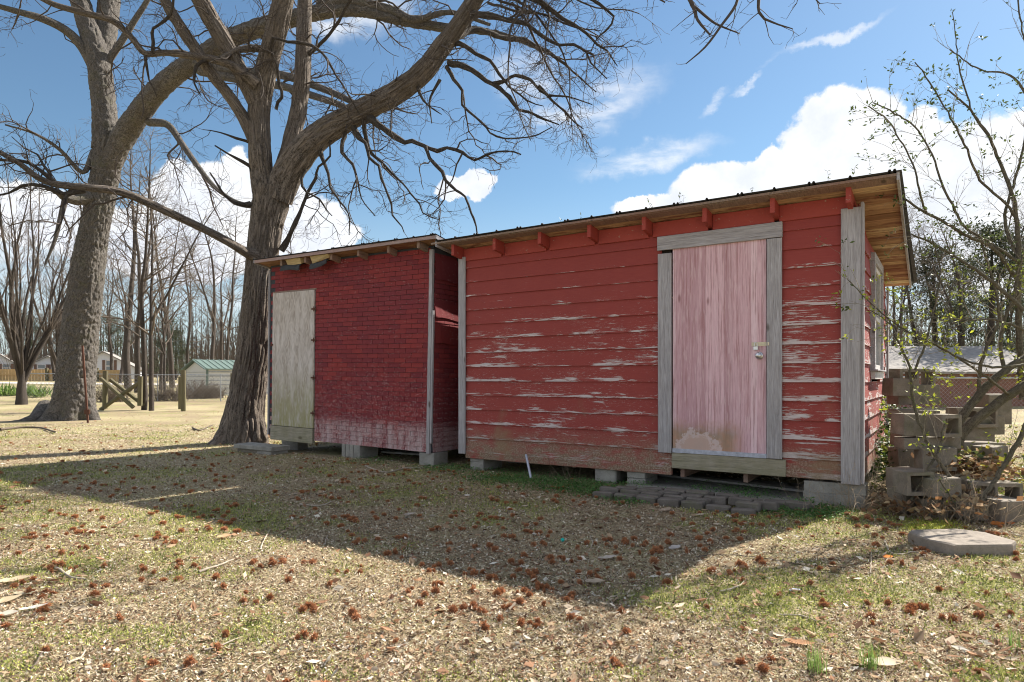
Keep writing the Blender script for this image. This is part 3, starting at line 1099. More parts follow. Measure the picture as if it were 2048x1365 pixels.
    door = B(mb, 'door', 'ply')
    for z in (fz(628, 620), fz(628, 682), fz(628, 757), fz(628, 828)):
        mb = MB()
        mb.box(dr - .055, dr + .045, -.031, -.0265, z - .012, z + .012, .001)
        mb.tube([(dr + .003, -.033, z - .035), (dr + .003, -.033, z + .035)], .007, 6)
        mb.build('hinge', M['rust'], door, off)
    mb = MB()
    zk = fz(546, 693)
    mb.box(dl - .025, dl + .02, -.040, -.0265, zk - .014, zk + .014, .002)
    mb.build('latch', M['rust'], door, off)
    mb = MB()
    mb.box(dl - .03, dr - .01, -.030, .02, dzb - .225, dzb - .006, .004, .002)
    B(mb, 'sill_board', 'sillwood')
    mb = MB()
    mb.box(dl - .02, dr + .03, -.012, .004, dzt + .004, dzt + .026, .002)
    B(mb, 'lintel_strip', 'brownwood')
    # rafter tails
    s = R - .11
    while s > L - .05:
        mb = MB()
        y0, y1 = -.165 + random.uniform(-.02, .02), D + .12
        h = .085
        c = [(s - .022, y0), (s + .022, y0), (s + .022, y1), (s - .022, y1)]
        mb.hexa([(x, y, zu(y) - h) for x, y in c] + [(x, y, zu(y) - .002) for x, y in c])
        B(mb, 'rafter', 'brownwood')
        s -= .548
    # roof boards, ridge of metal sheets
    t = -.205
    sl, sr = -4.66, -1.03
    while t < D + .16:
        t1 = min(t + random.uniform(.13, .16), D + .17)
        mb = MB()
        cs = [(sl, t + .002), (sr, t + .002), (sr, t1 - .003), (sl, t1 - .003)]
        mb.hexa([(x, y, zu(y)) for x, y in cs] + [(x, y, zu(y) + .018) for x, y in cs])
        B(mb, 'roof_board', 'soffit')
        t = t1
    mb = MB()
    y0 = -.228
    mb.hexa([(sl, y0, zu(-.2) - .016), (sr, y0, zu(-.2) - .012), (sr, -.208, zu(-.2) - .012), (sl, -.208, zu(-.2) - .016),
             (sl, y0, zu(-.2) + .028), (sr, y0, zu(-.2) + .028), (sr, -.208, zu(-.2) + .028), (sl, -.208, zu(-.2) + .028)])
    B(mb, 'eave_board', 'purplewood')
    for x0 in (sl - .022, sr + .002):
        mb = MB()
        cs = [(x0, y0), (x0 + .02, y0), (x0 + .02, D + .17), (x0, D + .17)]
        mb.hexa([(x, y, zu(y) - .02) for x, y in cs] + [(x, y, zu(y) + .026) for x, y in cs])
        B(mb, 'rake_board', 'wood_y')
    s = sl - .03
    while s < sr:
        e = min(s + .62, sr + .025)
        prof = [(s, 0)]
        for c in (s + .03, s + .31, s + .595):
            if c + .02 < e:
                prof += [(c - .012, 0), (c - .005, .014), (c + .005, .014), (c + .012, 0)]
        prof += [(e, 0)]
        mb = MB()
        zz = random.uniform(0, .003)
        y0, y1 = -.245 + random.uniform(-.006, .006), D + .2
        m_ = len(prof)
        for y in (y0, y1):
            for lay in (.0, .003):
                for x, h in prof:
                    mb.v.append((x, y, zu(y) + .030 + h + lay + zz))
        for i in range(m_ - 1):
            for a in (0, m_):
                mb.f.append((a + i, a + i + 1, 2 * m_ + a + i + 1, 2 * m_ + a + i))
            for yy in (0, 2 * m_):
                mb.f.append((yy + i, yy + i + 1, yy + m_ + i + 1, yy + m_ + i))
        B(mb, 'roof_sheet', 'roofmetal')
        s += .60
    # broken eave: raw wood ends with black felt hanging from them
    for i, (x0, x1, xa, xb, zd) in enumerate(((fs(588), fs(617), fs(577), fs(614), fz(595, 546)), (fs(637), fs(673), fs(635), fs(668), fz(650, 541)))):
        mb = MB()
        zt_ = zu(-.15) - .004
        zl = zd + .055
        mb.hexa([(x0 + .01, -.150, zl + .02), (x1 - .02, -.150, zl + .06 * i + .02), (x1 + .03, -.035, zl + .10), (x0 + .04, -.035, zl + .05),
                 (x0, -.19, zt_ - .002), (x1, -.19, zt_ - .002), (x1, -.03, zt_ - .03), (x0, -.03, zt_ - .03)])
        B(mb, 'broken_plank', 'rawwood', 'splintered yellow board end under the eave')
        mb = MB()
        n = 10
        for k in range(n + 1):
            u = k / n
            x = xa + (xb - xa) * u
            lift = (.055 * u * u if i else .012 * math.sin(u * 5))
            for o_, zz in ((.135, zd + .088 + lift * .6), (.172, zd + .062 + lift), (.183, zd + .02 + lift), (.176, zd - .004 + lift + random.uniform(-.006, .006)), (.168, zd - .002 + lift), (.164, zd + .055 + lift), (.131, zd + .076 + lift * .6)):
                mb.v.append((x + random.uniform(-.003, .003), -o_, zz))
        for k in range(n):
            for q in range(7):
                mb.f.append((k * 7 + q, k * 7 + (q + 1) % 7, (k + 1) * 7 + (q + 1) % 7, (k + 1) * 7 + q))
        mb.f.append(tuple(range(7)))
        mb.f.append(tuple(n * 7 + q for q in range(7)))
        B(mb, 'felt_flap', 'tar', 'black felt flap hanging from the broken eave')
    return root


red_shed()
brick_shed()
# ------------------------------------------------------------------ concrete things
def cmu_mesh(L=.39, Wd=.19, H=.19, cores=2, ends=True):
    """hollow block, cores running upright, standing on its base, centred"""
    t = .032
    if cores == 2:
        xs = [0, t, L / 2 - .014, L / 2 + .014, L - t, L]
        open_c = (1, 3)
    else:
        xs = [0, t, L - t, L]
        open_c = (1,)
    ys = [0, t, Wd - t, Wd]
    solid = {(i, j) for i in range(len(xs) - 1) for j in range(3)} - {(i, 1) for i in open_c}
    mb = MB()
    ox, oy = L / 2, Wd / 2
    for (i, j) in solid:
        x0, x1, y0, y1 = xs[i] - ox, xs[i + 1] - ox, ys[j] - oy, ys[j + 1] - oy
        b = len(mb.v)
        mb.v += [(x0, y0, 0), (x1, y0, 0), (x1, y1, 0), (x0, y1, 0), (x0, y0, H), (x1, y0, H), (x1, y1, H), (x0, y1, H)]
        mb.f += [(b + 3, b + 2, b + 1, b), (b + 4, b + 5, b + 6, b + 7)]
        for di, dj, q in ((-1, 0, (3, 0, 4, 7)), (1, 0, (1, 2, 6, 5)), (0, -1, (0, 1, 5, 4)), (0, 1, (2, 3, 7, 6))):
            if (i + di, j + dj) not in solid:
                mb.f.append(tuple(b + k for k in q))
    return finish_block(mb)


def finish_block(mb, cut=0.0035, smoothn=True):
    import bmesh
    me = mb.mesh('concrete_block', fix=False)
    bm = bmesh.new()
    bm.from_mesh(me)
    bmesh.ops.remove_doubles(bm, verts=bm.verts, dist=1e-5)
    bmesh.ops.recalc_face_normals(bm, faces=bm.faces)
    ed = [e for e in bm.edges if len(e.link_faces) == 2 and e.calc_face_angle(0) > .5]
    bmesh.ops.bevel(bm, geom=ed, offset=cut, segments=1, affect='EDGES')
    for v in bm.verts:
        v.co += Vector((random.uniform(-1, 1), random.uniform(-1, 1), random.uniform(-1, 1))) * .0035
    bm.to_mesh(me)
    bm.free()
    return me


def solid_mesh(L, Wd, H, cut=.005):
    mb = MB()
    nx, ny, nz = max(1, int(L / .1)), max(1, int(Wd / .1)), max(1, int(H / .1))
    mb.box(-L / 2, L / 2, -Wd / 2, Wd / 2, 0, H)
    return finish_block(mb, cut)


HOLLOW = cmu_mesh()
HALF = cmu_mesh(.19, .19, .19, 1)
CAP4 = solid_mesh(.39, .19, .09)
SOLID8 = solid_mesh(.39, .19, .19)
CUBE8 = solid_mesh(.20, .19, .19)


def block(me, loc, rz=0.0, rx=0.0, ry=0.0, label='', group=None, mat='concrete', name='concrete_block', cat='block'):
    o = link(name, me.copy() if me.materials and me.materials[0] != M[mat] else me, None, None, loc, (rx, ry, rz))
    if not me.materials:
        me.materials.append(M[mat])
    elif me.materials[0] != M[mat]:
        o.data.materials[0] = M[mat]
    tag(o, label, cat, group)
    return o


def shed_loc(s, t, z=0.0, abs_ground=True):
    w = W2(s, t)
    return Vector((w.x, w.y, ghs(w.x, w.y) - .012 + z))


G_P = 'concrete blocks holding up the sheds'
# red shed, near right corner: two flat blocks across, faces to the front
sR_ = (fs(1617) + fs(1718)) / 2
for k, lab in ((0, 'lower flat grey block under the near right corner of the larger shed'), (1, 'upper flat grey block touching the near right corner post of the larger shed')):
    me = solid_mesh(.50, .21, .098)
    z0 = .205 - .1 * (2 - k)
    w = W2(sR_ + .005 * k, .10)
    block(me, (w.x, w.y, z0 + .0), ROT + .01 * k, label=lab, group=G_P)
me = solid_mesh(.52, .26, .10)
w = W2(sR_, .12)
block(me, (w.x, w.y, -.09), ROT, label='dark buried footing block below the near right corner blocks', group=G_P, mat='oldblock')
# left front corner: stack with its end to the front
for k in range(2):
    me = solid_mesh(.20, .40, .098)
    w = W2(fs(953) + .0, .205)
    block(me, (w.x, w.y, .003 + k * .1 - .0), ROT, label=('lower' if not k else 'upper') + ' pale grey block under the left grey corner board of the larger shed', group=G_P)
# third pier: one broken block on its side
me = solid_mesh(.245, .40, .165, .012)
w = W2(fs(1208), .20)
block(me, (w.x, w.y, -.005), ROT + .06, label='single broken grey block left of the door under the larger shed', group=G_P)
for k in range(2):
    me = solid_mesh(.20, .36, .088)
    w = W2(fs(1272) - .0, .18)
    block(me, (w.x, w.y, -.01 + k * .092), ROT, label=('lower' if not k else 'upper') + ' grey block of the short stack just left of the pink door', group=G_P)
# one behind for the rear corners
for s, t, lab in ((-.55, 2.85, 'grey block stack at the rear left corner of the larger shed'), (3.4, 2.85, 'grey block stack at the rear right corner of the larger shed'), (1.4, 2.85, 'grey block stack under the middle of the rear of the larger shed')):
    me = solid_mesh(.39, .20, .19)
    w = W2(s, t)
    block(me, (w.x, w.y, ghs(w.x, w.y) - .0), ROT, label=lab, group=G_P)
# brick shed piers
sp_ = [fs(683) + .052 + .082 * k for k in range(4)]
for k, s in enumerate(sp_):
    me = solid_mesh(.078 if k < 3 else .11, .36, .20)
    w = W2(s + (.02 if k == 3 else 0), .17)
    block(me, (w.x, w.y, .0), ROT, label=['leftmost', 'second from left', 'third from left', 'rightmost and widest'][k] + ' of four grey blocks on edge under the middle of the smaller shed', group=G_P)
me = solid_mesh(.24, .30, .165)
w = W2(fs(852), .15)
block(me, (w.x, w.y, .0), ROT + .05, label='grey block under the right front corner of the smaller shed', group=G_P)
for s, t, lab in ((-4.3, 2.8, 'grey block at the rear left corner of the smaller shed'), (-1.5, 2.8, 'grey block at the rear right corner of the smaller shed'), (-4.40, .35, 'grey block behind the concrete step under the smaller shed')):
    me = solid_mesh(.39, .2, .2)
    w = W2(s, t)
    block(me, (w.x, w.y, .0), ROT, label=lab, group=G_P)

# concrete step in front of the smaller shed's door
mb = MB()
mb.box(-.45, .45, -.17, .17, .055, .125, .008, .003)
st_s = (fs(512) + fs(620)) / 2
w = W2(-4.42, -.24)
st = empty('concrete_step', (w.x, w.y, ghs(w.x, w.y)), (0, 0, ROT + .02))
tag(st, 'low mossy concrete step below the grey plywood door', 'step')
link('step_slab', finish_block(mb, .004), M['concrete'], st)
mb = MB()
mb.box(.10, .43, -.155, .15, -.03, .056, .006, .003)
link('step_block', finish_block(mb, .004), M['concrete'], st)
mb = MB()
mb.box(-.42, .08, -.12, .15, -.03, .056, .006, .003)
link('step_block', finish_block(mb, .004), M['oldblock'], st)

# slab under the pink door, with paving bricks in front
mb = MB()
s0, s1 = fs(1262), fs(1640)
n = 14
for i in range(n + 1):
    s = s0 + (s1 - s0) * i / n
    for t_, z in ((-.26 + random.uniform(-.02, .02), -.03), (-.25 + random.uniform(-.02, .02), .018), (.9, .035), (.9, -.03)):
        w = W2(s, t_)
        mb.v.append((w.x, w.y, z + ghs(w.x, w.y) * .5))
for i in range(n):
    for k in range(4):
        mb.f.append((i * 4 + k, i * 4 + (k + 1) % 4, (i + 1) * 4 + (k + 1) % 4, (i + 1) * 4 + k))
mb.f.append((0, 1, 2, 3))
mb.f.append(tuple(n * 4 + k for k in range(4)))
o = mb.build('concrete_slab', M['concrete'])
tag(o, 'worn grey concrete slab on the ground below the pink door', 'slab')

w = W2((fs(1290) + fs(1570)) / 2, -.5)
pv = empty('brick_paving', (w.x, w.y, 0), (0, 0, ROT))
pv['kind'] = 'structure'
bm_v = [solid_mesh(.195 + random.uniform(-.01, .01), .095, .075, .010) for _ in range(5)]
base_s = (fs(1290) + fs(1570)) / 2
for r, (tt, a, b, zz) in enumerate(((-.76, -.83, .62, .012), (-.645, -.80, .66, .034), (-.53, -.70, .74, .040), (-.415, -.5, .9, .036), (-.31, -.2, 1.0, .020))):
    x = a + random.uniform(0, .08)
    while x < b:
        if random.random() > .08:
            o = link('brick', random.choice(bm_v), M['brick'], pv, (x, tt + .5 + random.uniform(-.012, .012), zz + ghs(*W2(base_s + x, tt)[:2]) - .028 + random.uniform(-.010, .010)),
                     (random.uniform(-.09, .09), random.uniform(-.05, .05), random.uniform(-.07, .07)))
        x += .215

# ------------------------------------------------------------------ heap of old blocks beside the larger shed
G_H = 'old concrete blocks heaped beside the larger shed'


def heapb(me, px, pyb, Z, rz=0.0, rx=0.0, ry=0.0, label='', dz=0.0):
    """pyb: picture height of the base"""
    x = (px - 1024) / F * Z
    z = CH + (757 - pyb) / F * Z
    return block(me, (x, Z, z + dz), rz + random.uniform(-.10, .10), rx + random.uniform(-.03, .03), ry + random.uniform(-.035, .035), label, G_H, 'oldblock')


R90 = math.radians(90)
heapb(solid_mesh(.24, .2, .19), 1815, 1024, 5.55, .12, label='dark block at the ground at the front left of the heap')
heapb(solid_mesh(.24, .19, .15), 1868, 1030, 5.38, -.25, label='short dark block standing in front of the left stack')
heapb(cmu_mesh(.22, .19, .20, 1), 1812, 961, 5.46, .06, R90, label='hollow block with an open core facing the lawn, left edge of the heap', dz=.0)
bpy.context.view_layer.update()
o = heapb(solid_mesh(.26, .2, .2), 1870, 939, 5.62, -.18, label='rough solid block right of the open core in the left stack')
heapb(solid_mesh(.26, .24, .15), 1872, 990, 5.33, .12, label='solid block below the cap slabs at the front of the left stack')
heapb(solid_mesh(.21, .22, .185), 1812, 980, 5.60, .05, label='solid block on the left edge of the left stack at mid height')
heapb(solid_mesh(.45, .21, .10), 1854, 897, 5.70, -.10, label='long flat cap block lying across the left stack')
heapb(solid_mesh(.25, .2, .185), 1822, 870, 5.72, .10, label='large rough block lit on top, above the long flat cap')
heapb(HALF, 1868, 850, 5.66, .08, R90, label='small hollow half block with one open core near the top of the left stack')
heapb(solid_mesh(.39, .2, .09), 1826, 838, 6.3, .02, label='flat block under the upper hollow block of the left stack')
for k, pyb in enumerate((972, 930, 888)):
    heapb(SOLID8, 1822 + 4 * k, pyb + 4, 6.45, .08 * (k - 1), label=['lowest', 'middle', 'upper'][k] + ' dark block in the rear column of the left stack')
heapb(solid_mesh(.40, .24, .19), 1826, 808, 6.55, -.04, label='block just below the topmost hollow one at the shed corner')
heapb(cmu_mesh(.39, .19, .16, 2), 1812, 757, 6.6, .05, R90, label='topmost hollow block with two cores open to the light by the shed corner', dz=.0)
heapb(solid_mesh(.26, .19, .17), 1800, 792, 6.45, .05, label='square dark block below the topmost hollow block')
for k, (px, pyb) in enumerate(((1935, 972), (1940, 934), (1936, 897), (1945, 866), (1930, 834))):
    if k == 4:
        heapb(HOLLOW, px, pyb - 0, 6.55, .04, R90, label='hollow block with dark cores on top of the right stack')
        heapb(solid_mesh(.22, .19, .30), px + 58, pyb + 14, 6.6, -.05, label='upright block at the right end of the right stack')
    else:
        heapb(solid_mesh(.50 if k == 3 else .42, .2, .185), px, pyb + 3, 6.5, .05 * (-1) ** k, label=['ground layer', 'second layer', 'third layer', 'fourth layer'][k] + ' block of the right stack behind the leaning stems')
heapb(solid_mesh(.42, .22, .10), 1950, 905, 6.05, .06, label='flat pale block lying in front of the right stack')
heapb(CUBE8, 1980, 935, 5.75, .35, label='small sunlit block on the leaf covered right part of the heap')
heapb(solid_mesh(.3, .2, .15), 1920, 945, 5.85, -.2, label='low block half covered with leaves in the middle of the heap')
heapb(HOLLOW, 1966, 1012, 5.42, -.08, R90, label='hollow block with two dark cores low on the right of the heap', dz=.12)
heapb(solid_mesh(.42, .24, .14), 1962, 1024, 5.60, -.06, label='block on the ground beneath the low hollow block')
heapb(solid_mesh(.24, .2, .17), 2004, 1040, 5.16, .12, label='square block with a sunlit top at the right front of the heap')
heapb(solid_mesh(.2, .18, .12), 1938, 1036, 5.20, -.2, label='small block sunk in leaves at the front middle of the heap')
# lone slab on the lawn
g = GP(1950, 1106)
mb = MB()
pr = [(-.275, -.03), (-.20, -.135), (.19, -.125), (.275, -.07), (.255, .10), (.12, .17), (-.20, .165), (-.27, .12)]
for z, k in ((0, 1.0), (.075, 1.0), (.088, .97)):
    for x, y in pr:
        mb.v.append((x * k, y * k * 1.4, z))
n = len(pr)
for a in range(2):
    for i in range(n):
        mb.f.append((a * n + i, a * n + (i + 1) % n, (a + 1) * n + (i + 1) % n, (a + 1) * n + i))
mb.f.append(tuple(range(n))[::-1])
mb.f.append(tuple(2 * n + i for i in range(n)))
o = link('concrete_slab', finish_block(mb, .004), M['oldblock'], None, (g.x, g.y + .10, g.z - .01), (0, .0, .03))
M['slabmat'] = material('brown_pitted_concrete', m_concrete, base=(0.36, 0.31, 0.26), moss=.1)
o.data.materials[0] = M['slabmat']
tag(o, 'lone flat concrete slab lying on the leafy lawn below the block heap', 'slab')

# a pale stake and loose boards under the sheds
w0, w1 = P(1052, 915, 7.35), P(1062, 957, 7.2)
mb = MB()
mb.tube([w0 + Vector((0, 0, .03)), w1], .014, 7)
tag(mb.build('stake', M['zinc']), 'thin pale pipe leaning out from under the larger shed', 'pipe')
for a, b_, lab in (((-.45, .6), (.6, .9), 'loose board lying under the left end of the larger shed'), ((1.0, .7), (3.2, .35), 'long brown board lying under the larger shed behind the slab'), ((-2.6, .5), (-1.6, .6), 'loose board lying under the smaller shed')):
    p0, p1 = W2(*a), W2(*b_)
    mb = MB()
    d = (p1 - p0)
    mb.box(0, d.length, -.045, .045, 0, .025, .003)
    tag(mb.build('loose_board', M['wood_x'], None, loc=(p0.x, p0.y, ghs(p0.x, p0.y) + .035), rot=(.1, 0, math.atan2(d.y, d.x))), lab, 'board')

# ------------------------------------------------------------------ far yard: fences, posts, sheds, houses
def posts(name, px0, pxs, Z, top, label):
    pass


def wood_post(px, pyb, pyt, Z, w=.13, lean=0.0, label='', par=None):
    x = (px - 1024) / F * Z
    zg = ghs(x, Z)
    ztop = CH + (757 - pyt) / F * Z
    mb = MB()
    mb.tube([(0, 0, -.05), (lean * .5, 0, (ztop - zg) / 2), (lean, 0, ztop - zg)], [w / 2, w / 2 * .97, w / 2 * .93], 9)
    o = mb.build('fence_post', M['postwood'], par, loc=(x, Z, zg))
    if par is None:
        tag(o, label, 'post')
    return o


M['postwood'] = material('mossy_post_wood', m_wood, axis='z', a=(0.07, 0.06, 0.035), b=(0.19, 0.165, 0.105), tint=(0.14, 0.12, 0.06), green=.4, gz=(1.4, .3))
M['newfence'] = material('fresh_fence_board', m_wood, axis='z', a=(0.42, 0.27, 0.11), b=(0.66, 0.45, 0.22), tint=(0.58, 0.38, 0.17))
M['housewall'] = material('pale_blue_siding', m_plain, col=(0.62, 0.64, 0.70), rough=.7, var=.06)
M['houseroof'] = material('grey_shingle_roof', m_plain, col=(0.27, 0.25, 0.235), rough=.95, var=.25, sc=6)
M['shutter'] = material('brown_shutter', m_plain, col=(0.17, 0.11, 0.09), rough=.8)
M['shedmetal'] = material('cream_sheet_metal', m_plain, col=(0.62, 0.61, 0.58), rough=.5, var=.05, metal=.1)
M['greenmetal'] = material('green_sheet_metal', m_plain, col=(0.15, 0.205, 0.18), rough=.6, var=.12, metal=.2)
M['wire'] = material('galvanised_wire', m_plain, col=(0.40, 0.41, 0.43), rough=.5, metal=.5)
M['redbrick'] = material('red_brick_wall', m_plain, col=(0.24, 0.12, 0.09), rough=.9, var=.35, sc=14)
M['asphalt'] = material('pale_road', m_plain, col=(0.50, 0.46, 0.42), rough=.9, var=.1, sc=2)

br = empty('post_brace', (-14.6, 24, ghs(-14.6, 24)))
tag(br, 'two mossy posts joined by crossed diagonal rails in the far yard', 'fence brace')
Zb = 22.8


def rel(px, py, Z=Zb):
    return P(px, py, Z) - Vector(br.location)


for px, pyb, pyt in ((211, 818, 742), (281, 812, 753)):
    mb = MB()
    mb.tube([rel(px - 1, pyb), rel(px, pyt)], .085, 9)
    mb.build('post', M['postwood'], br)
for a, b_, dz in (((207, 757), (272, 815), -.16), ((216, 760), (284, 812), .14), ((201, 820), (278, 766), 0.0)):
    mb = MB()
    mb.tube([rel(*a) + Vector((0, dz, 0)), rel(*b_) + Vector((0, dz, 0))], .068, 8)
    mb.build('rail', M['postwood'], br)
wood_post(360, 815, 754, 23.6, .12, 0, 'shorter mossy post of the close pair left of the metal shed')
wood_post(367, 823, 741, 22.3, .17, 0, 'taller mossy post of the close pair left of the metal shed')
wood_post(465, 806, 747, 27.0, .17, 0, 'mossy post in front of the metal shed beside the big trunk')
wood_post(131, 795, 768, 31, .10, 0, 'small post behind the big left trunk')

# chain link fence in the yard
def chain_fence(p0, p1, h, step, label, wire=.0045, mesh_step=.16):
    r = empty('chain_link_fence', (p0[0], p0[1], ghs(*p0)))
    tag(r, label, 'fence')
    d = Vector((p1[0] - p0[0], p1[1] - p0[1], 0))
    Ln = d.length
    d.normalize()
    n = int(Ln / step)
    for i in range(n + 1):
        q = Vector((0, 0, 0)) + d * (i * step)
        zz = ghs(p0[0] + q.x, p0[1] + q.y) - r.location.z
        mb = MB()
        mb.tube([(q.x, q.y, zz - .05), (q.x, q.y, zz + h + .03)], .024, 6)
        mb.build('post', M['wire'], r)
    mb = MB()
    pts = [d * (Ln * k / 20) for k in range(21)]
    zz = [ghs(p0[0] + q.x, p0[1] + q.y) - r.location.z for q in pts]
    mb.tube([(q.x, q.y, z + h) for q, z in zip(pts, zz)], .018, 5)
    mb.build('top_rail', M['wire'], r)
    mb = MB()
    m_ = int(Ln / mesh_step)
    k_ = max(1, int(h / mesh_step))
    for i in range(-k_, m_):
        for sgn in (0, 1):
            a0, a1 = i * mesh_step, i * mesh_step + h
            z0, z1 = (0, h) if sgn == 0 else (h, 0)
            lo, hi = max(0, a0), min(Ln, a1)
            if hi <= lo:
                continue
            f = lambda a: z0 + (z1 - z0) * (a - a0) / h
            gz = lambda a: ghs(p0[0] + d.x * a, p0[1] + d.y * a) - r.location.z
            mb.tube([(d.x * lo, d.y * lo, f(lo) + gz(lo)), (d.x * hi, d.y * hi, f(hi) + gz(hi))], wire, 3, cap=False)
    o = mb.build('wire_mesh', M['wire'], r)
    o['kind'] = 'stuff'


chain_fence((-20.5, 27.5), (-6.5, 29.5), 1.15, 2.6, 'low chain link fence across the yard before the metal shed')
chain_fence((7.0, 12.2), (15.5, 11.0), 1.15, 2.4, 'chain link fence beyond the block heap on the right', .0016, .075)

# fresh board fence far left
fx0, fx1, fy = -52.0, -34.0, 60.0
fr_ = empty('board_fence', (fx0, fy, ghs(fx0, fy)))
tag(fr_, 'fresh yellow board fence with dark posts in front of the white houses', 'fence')
top_z = lambda px, Z: CH + (757 - 738) / F * Z
x = fx0
bw = .30
bd = None
while x < (240 - 1024) / F * fy:
    zg = ghs(x, fy) - fr_.location.z
    if bd is None:
        mb = MB()
        mb.box(0, bw - .02, -.012, .012, -.35, 1.05, .004)
        bd = mb.mesh('board')
    link('board', bd, M['newfence'], fr_, (x - fx0, 0, zg + .0))
    x += bw
n = 7
for i in range(n + 1):
    xx = (x - fx0) * i / n
    mb = MB()
    mb.box(xx - .12, xx + .12, -.20, -.02, -.4, 1.12, .01)
    mb.build('post', M['postwood'], fr_)
mb = MB()
mb.box(0, x - fx0, -.07, -.014, .45, .56, .004)
mb.build('rail', M['newfence'], fr_)


def lawn_thing(px0, px1, Z):
    return (px0 - 1024) / F * Z, (px1 - 1024) / F * Z


def house(px0, px1, py_eave, py_ridge, Z, depth, label, rz=0.0, gable_front=True, wins=()):
    x0, x1 = lawn_thing(px0, px1, Z)
    cx = (x0 + x1) / 2
    w = x1 - x0
    zg = ghs(cx, Z)
    ze = CH + (757 - py_eave) / F * Z - zg
    zr = CH + (757 - py_ridge) / F * Z - zg
    r = empty('house', (cx, Z, zg), (0, 0, rz))
    tag(r, label, 'house')
    mb = MB()
    h = w / 2
    b = 0
    # gable end to the front
    mb.v += [(-h, 0, -.5), (h, 0, -.5), (h, 0, ze), (0, 0, zr), (-h, 0, ze), (-h, depth, -.5), (h, depth, -.5), (h, depth, ze), (0, depth, zr), (-h, depth, ze)]
    mb.f += [(0, 1, 2, 3, 4), (9, 8, 7, 6, 5), (1, 6, 7, 2), (5, 0, 4, 9)]
    mb.build('wall', M['housewall'], r)
    for sgn in (-1, 1):
        mb = MB()
        e = .35
        k = (zr - ze) / h
        mb.hexa([(0, -e, zr + .02), (sgn * (h + e), -e, ze - k * e + .02), (sgn * (h + e), depth + e, ze - k * e + .02), (0, depth + e, zr + .02),
                 (0, -e, zr + .15), (sgn * (h + e), -e, ze - k * e + .15), (sgn * (h + e), depth + e, ze - k * e + .15), (0, depth + e, zr + .15)])
        mb.build('roof', M['houseroof'], r)
    for (u, wz, ww, wh) in wins:
        xx = -h + w * u
        mb = MB()
        mb.box(xx - ww / 2, xx + ww / 2, -.06, -.01, wz, wz + wh)
        wi = mb.build('window', M['whitepaint'], r)
        mb = MB()
        for a in (0, 1):
            mb.box(xx - ww / 2 + .08, xx + ww / 2 - .08, -.075, -.065, wz + .08 + a * (wh / 2), wz + wh / 2 - .04 + a * (wh / 2 - .04))
        mb.build('pane', M['glass'], wi)
        for sg in (-1, 1):
            mb = MB()
            mb.box(xx + sg * (ww / 2 + .18) - .13, xx + sg * (ww / 2 + .18) + .13, -.05, -.01, wz, wz + wh)
            mb.build('shutter', M['shutter'], r)
    return r


house(150, 262, 736, 705, 72, 7, 'white gabled house with brown shutters behind the board fence', 0.42, wins=((.60, .75, .75, 1.35),))
house(62, 128, 733, 714, 76, 6, 'low pale house seen left of the big left trunk', .5, wins=((.35, .6, .8, 1.0), (.7, .6, .8, 1.0)))
house(-40, 30, 733, 708, 82, 6, 'pale house with a grey roof at the left edge of the yard', .6, wins=((.7, .6, .8, 1.1),))
house(505, 620, 740, 722, 80, 10, 'low pale house mostly hidden behind the smaller shed', .3)

# cream metal shed with a green roof
Zc = 33.0
cx = (414 - 1024) / F * Zc
ms = empty('metal_shed', (cx, Zc, ghs(cx, Zc)), (0, 0, math.radians(45)))
tag(ms, 'small cream metal garden shed with a ribbed green roof', 'shed')
wl, ll, eh, rh_ = 3.0, 6.5, 1.36, 1.80
mb = MB()
mb.v += [(0, 0, -.1), (0, wl, -.1), (0, wl, eh), (0, wl / 2, rh_), (0, 0, eh), (ll, 0, -.1), (ll, wl, -.1), (ll, wl, eh), (ll, wl / 2, rh_), (ll, 0, eh)]
mb.f += [(0, 1, 2, 3, 4), (9, 8, 7, 6, 5), (1, 6, 7, 2), (0, 5, 9, 4)]
mb.build('wall', M['shedmetal'], ms)
for k in range(6):
    mb = MB()
    z = .10 + k * .22
    mb.box(.05, ll, -.03, -.004, z, z + .05, .006)
    mb.build('rib', M['wire'], ms)
for k in range(6):
    mb = MB()
    z = .10 + k * .22
    mb.box(-.02, -.003, .05, wl - .05, z, z + .03, .005)
    mb.build('rib', M['wire'], ms)
for x_, y_ in ((-.03, -.03), (-.03, wl - .03)):
    mb = MB()
    mb.box(x_, x_ + .09, y_, y_ + .09, -.1, eh + .02)
    mb.build('corner_trim', M['greenmetal'], ms)
for sgn in (0, 1):
    mb = MB()
    y0, y1 = (-.18, wl / 2) if sgn == 0 else (wl + .18, wl / 2)
    k = (rh_ - eh) / (wl / 2)
    za, zb_ = eh - k * .18 + .03, rh_ + .03
    mb.hexa([(-.2, y0, za), (ll + .2, y0, za), (ll + .2, y1, zb_), (-.2, y1, zb_), (-.2, y0, za + .05), (ll + .2, y0, za + .05), (ll + .2, y1, zb_ + .05), (-.2, y1, zb_ + .05)])
    rf = mb.build('roof', M['greenmetal'], ms)
    for q in range(22):
        mb = MB()
        x_ = -.1 + q * .31
        mb.hexa([(x_, y0, za + .051), (x_ + .05, y0, za + .051), (x_ + .05, y1, zb_ + .051), (x_, y1, zb_ + .051), (x_, y0, za + .08), (x_ + .05, y0, za + .08), (x_ + .05, y1, zb_ + .08), (x_, y1, zb_ + .08)])
        mb.build('roof_rib', M['greenmetal'], rf)

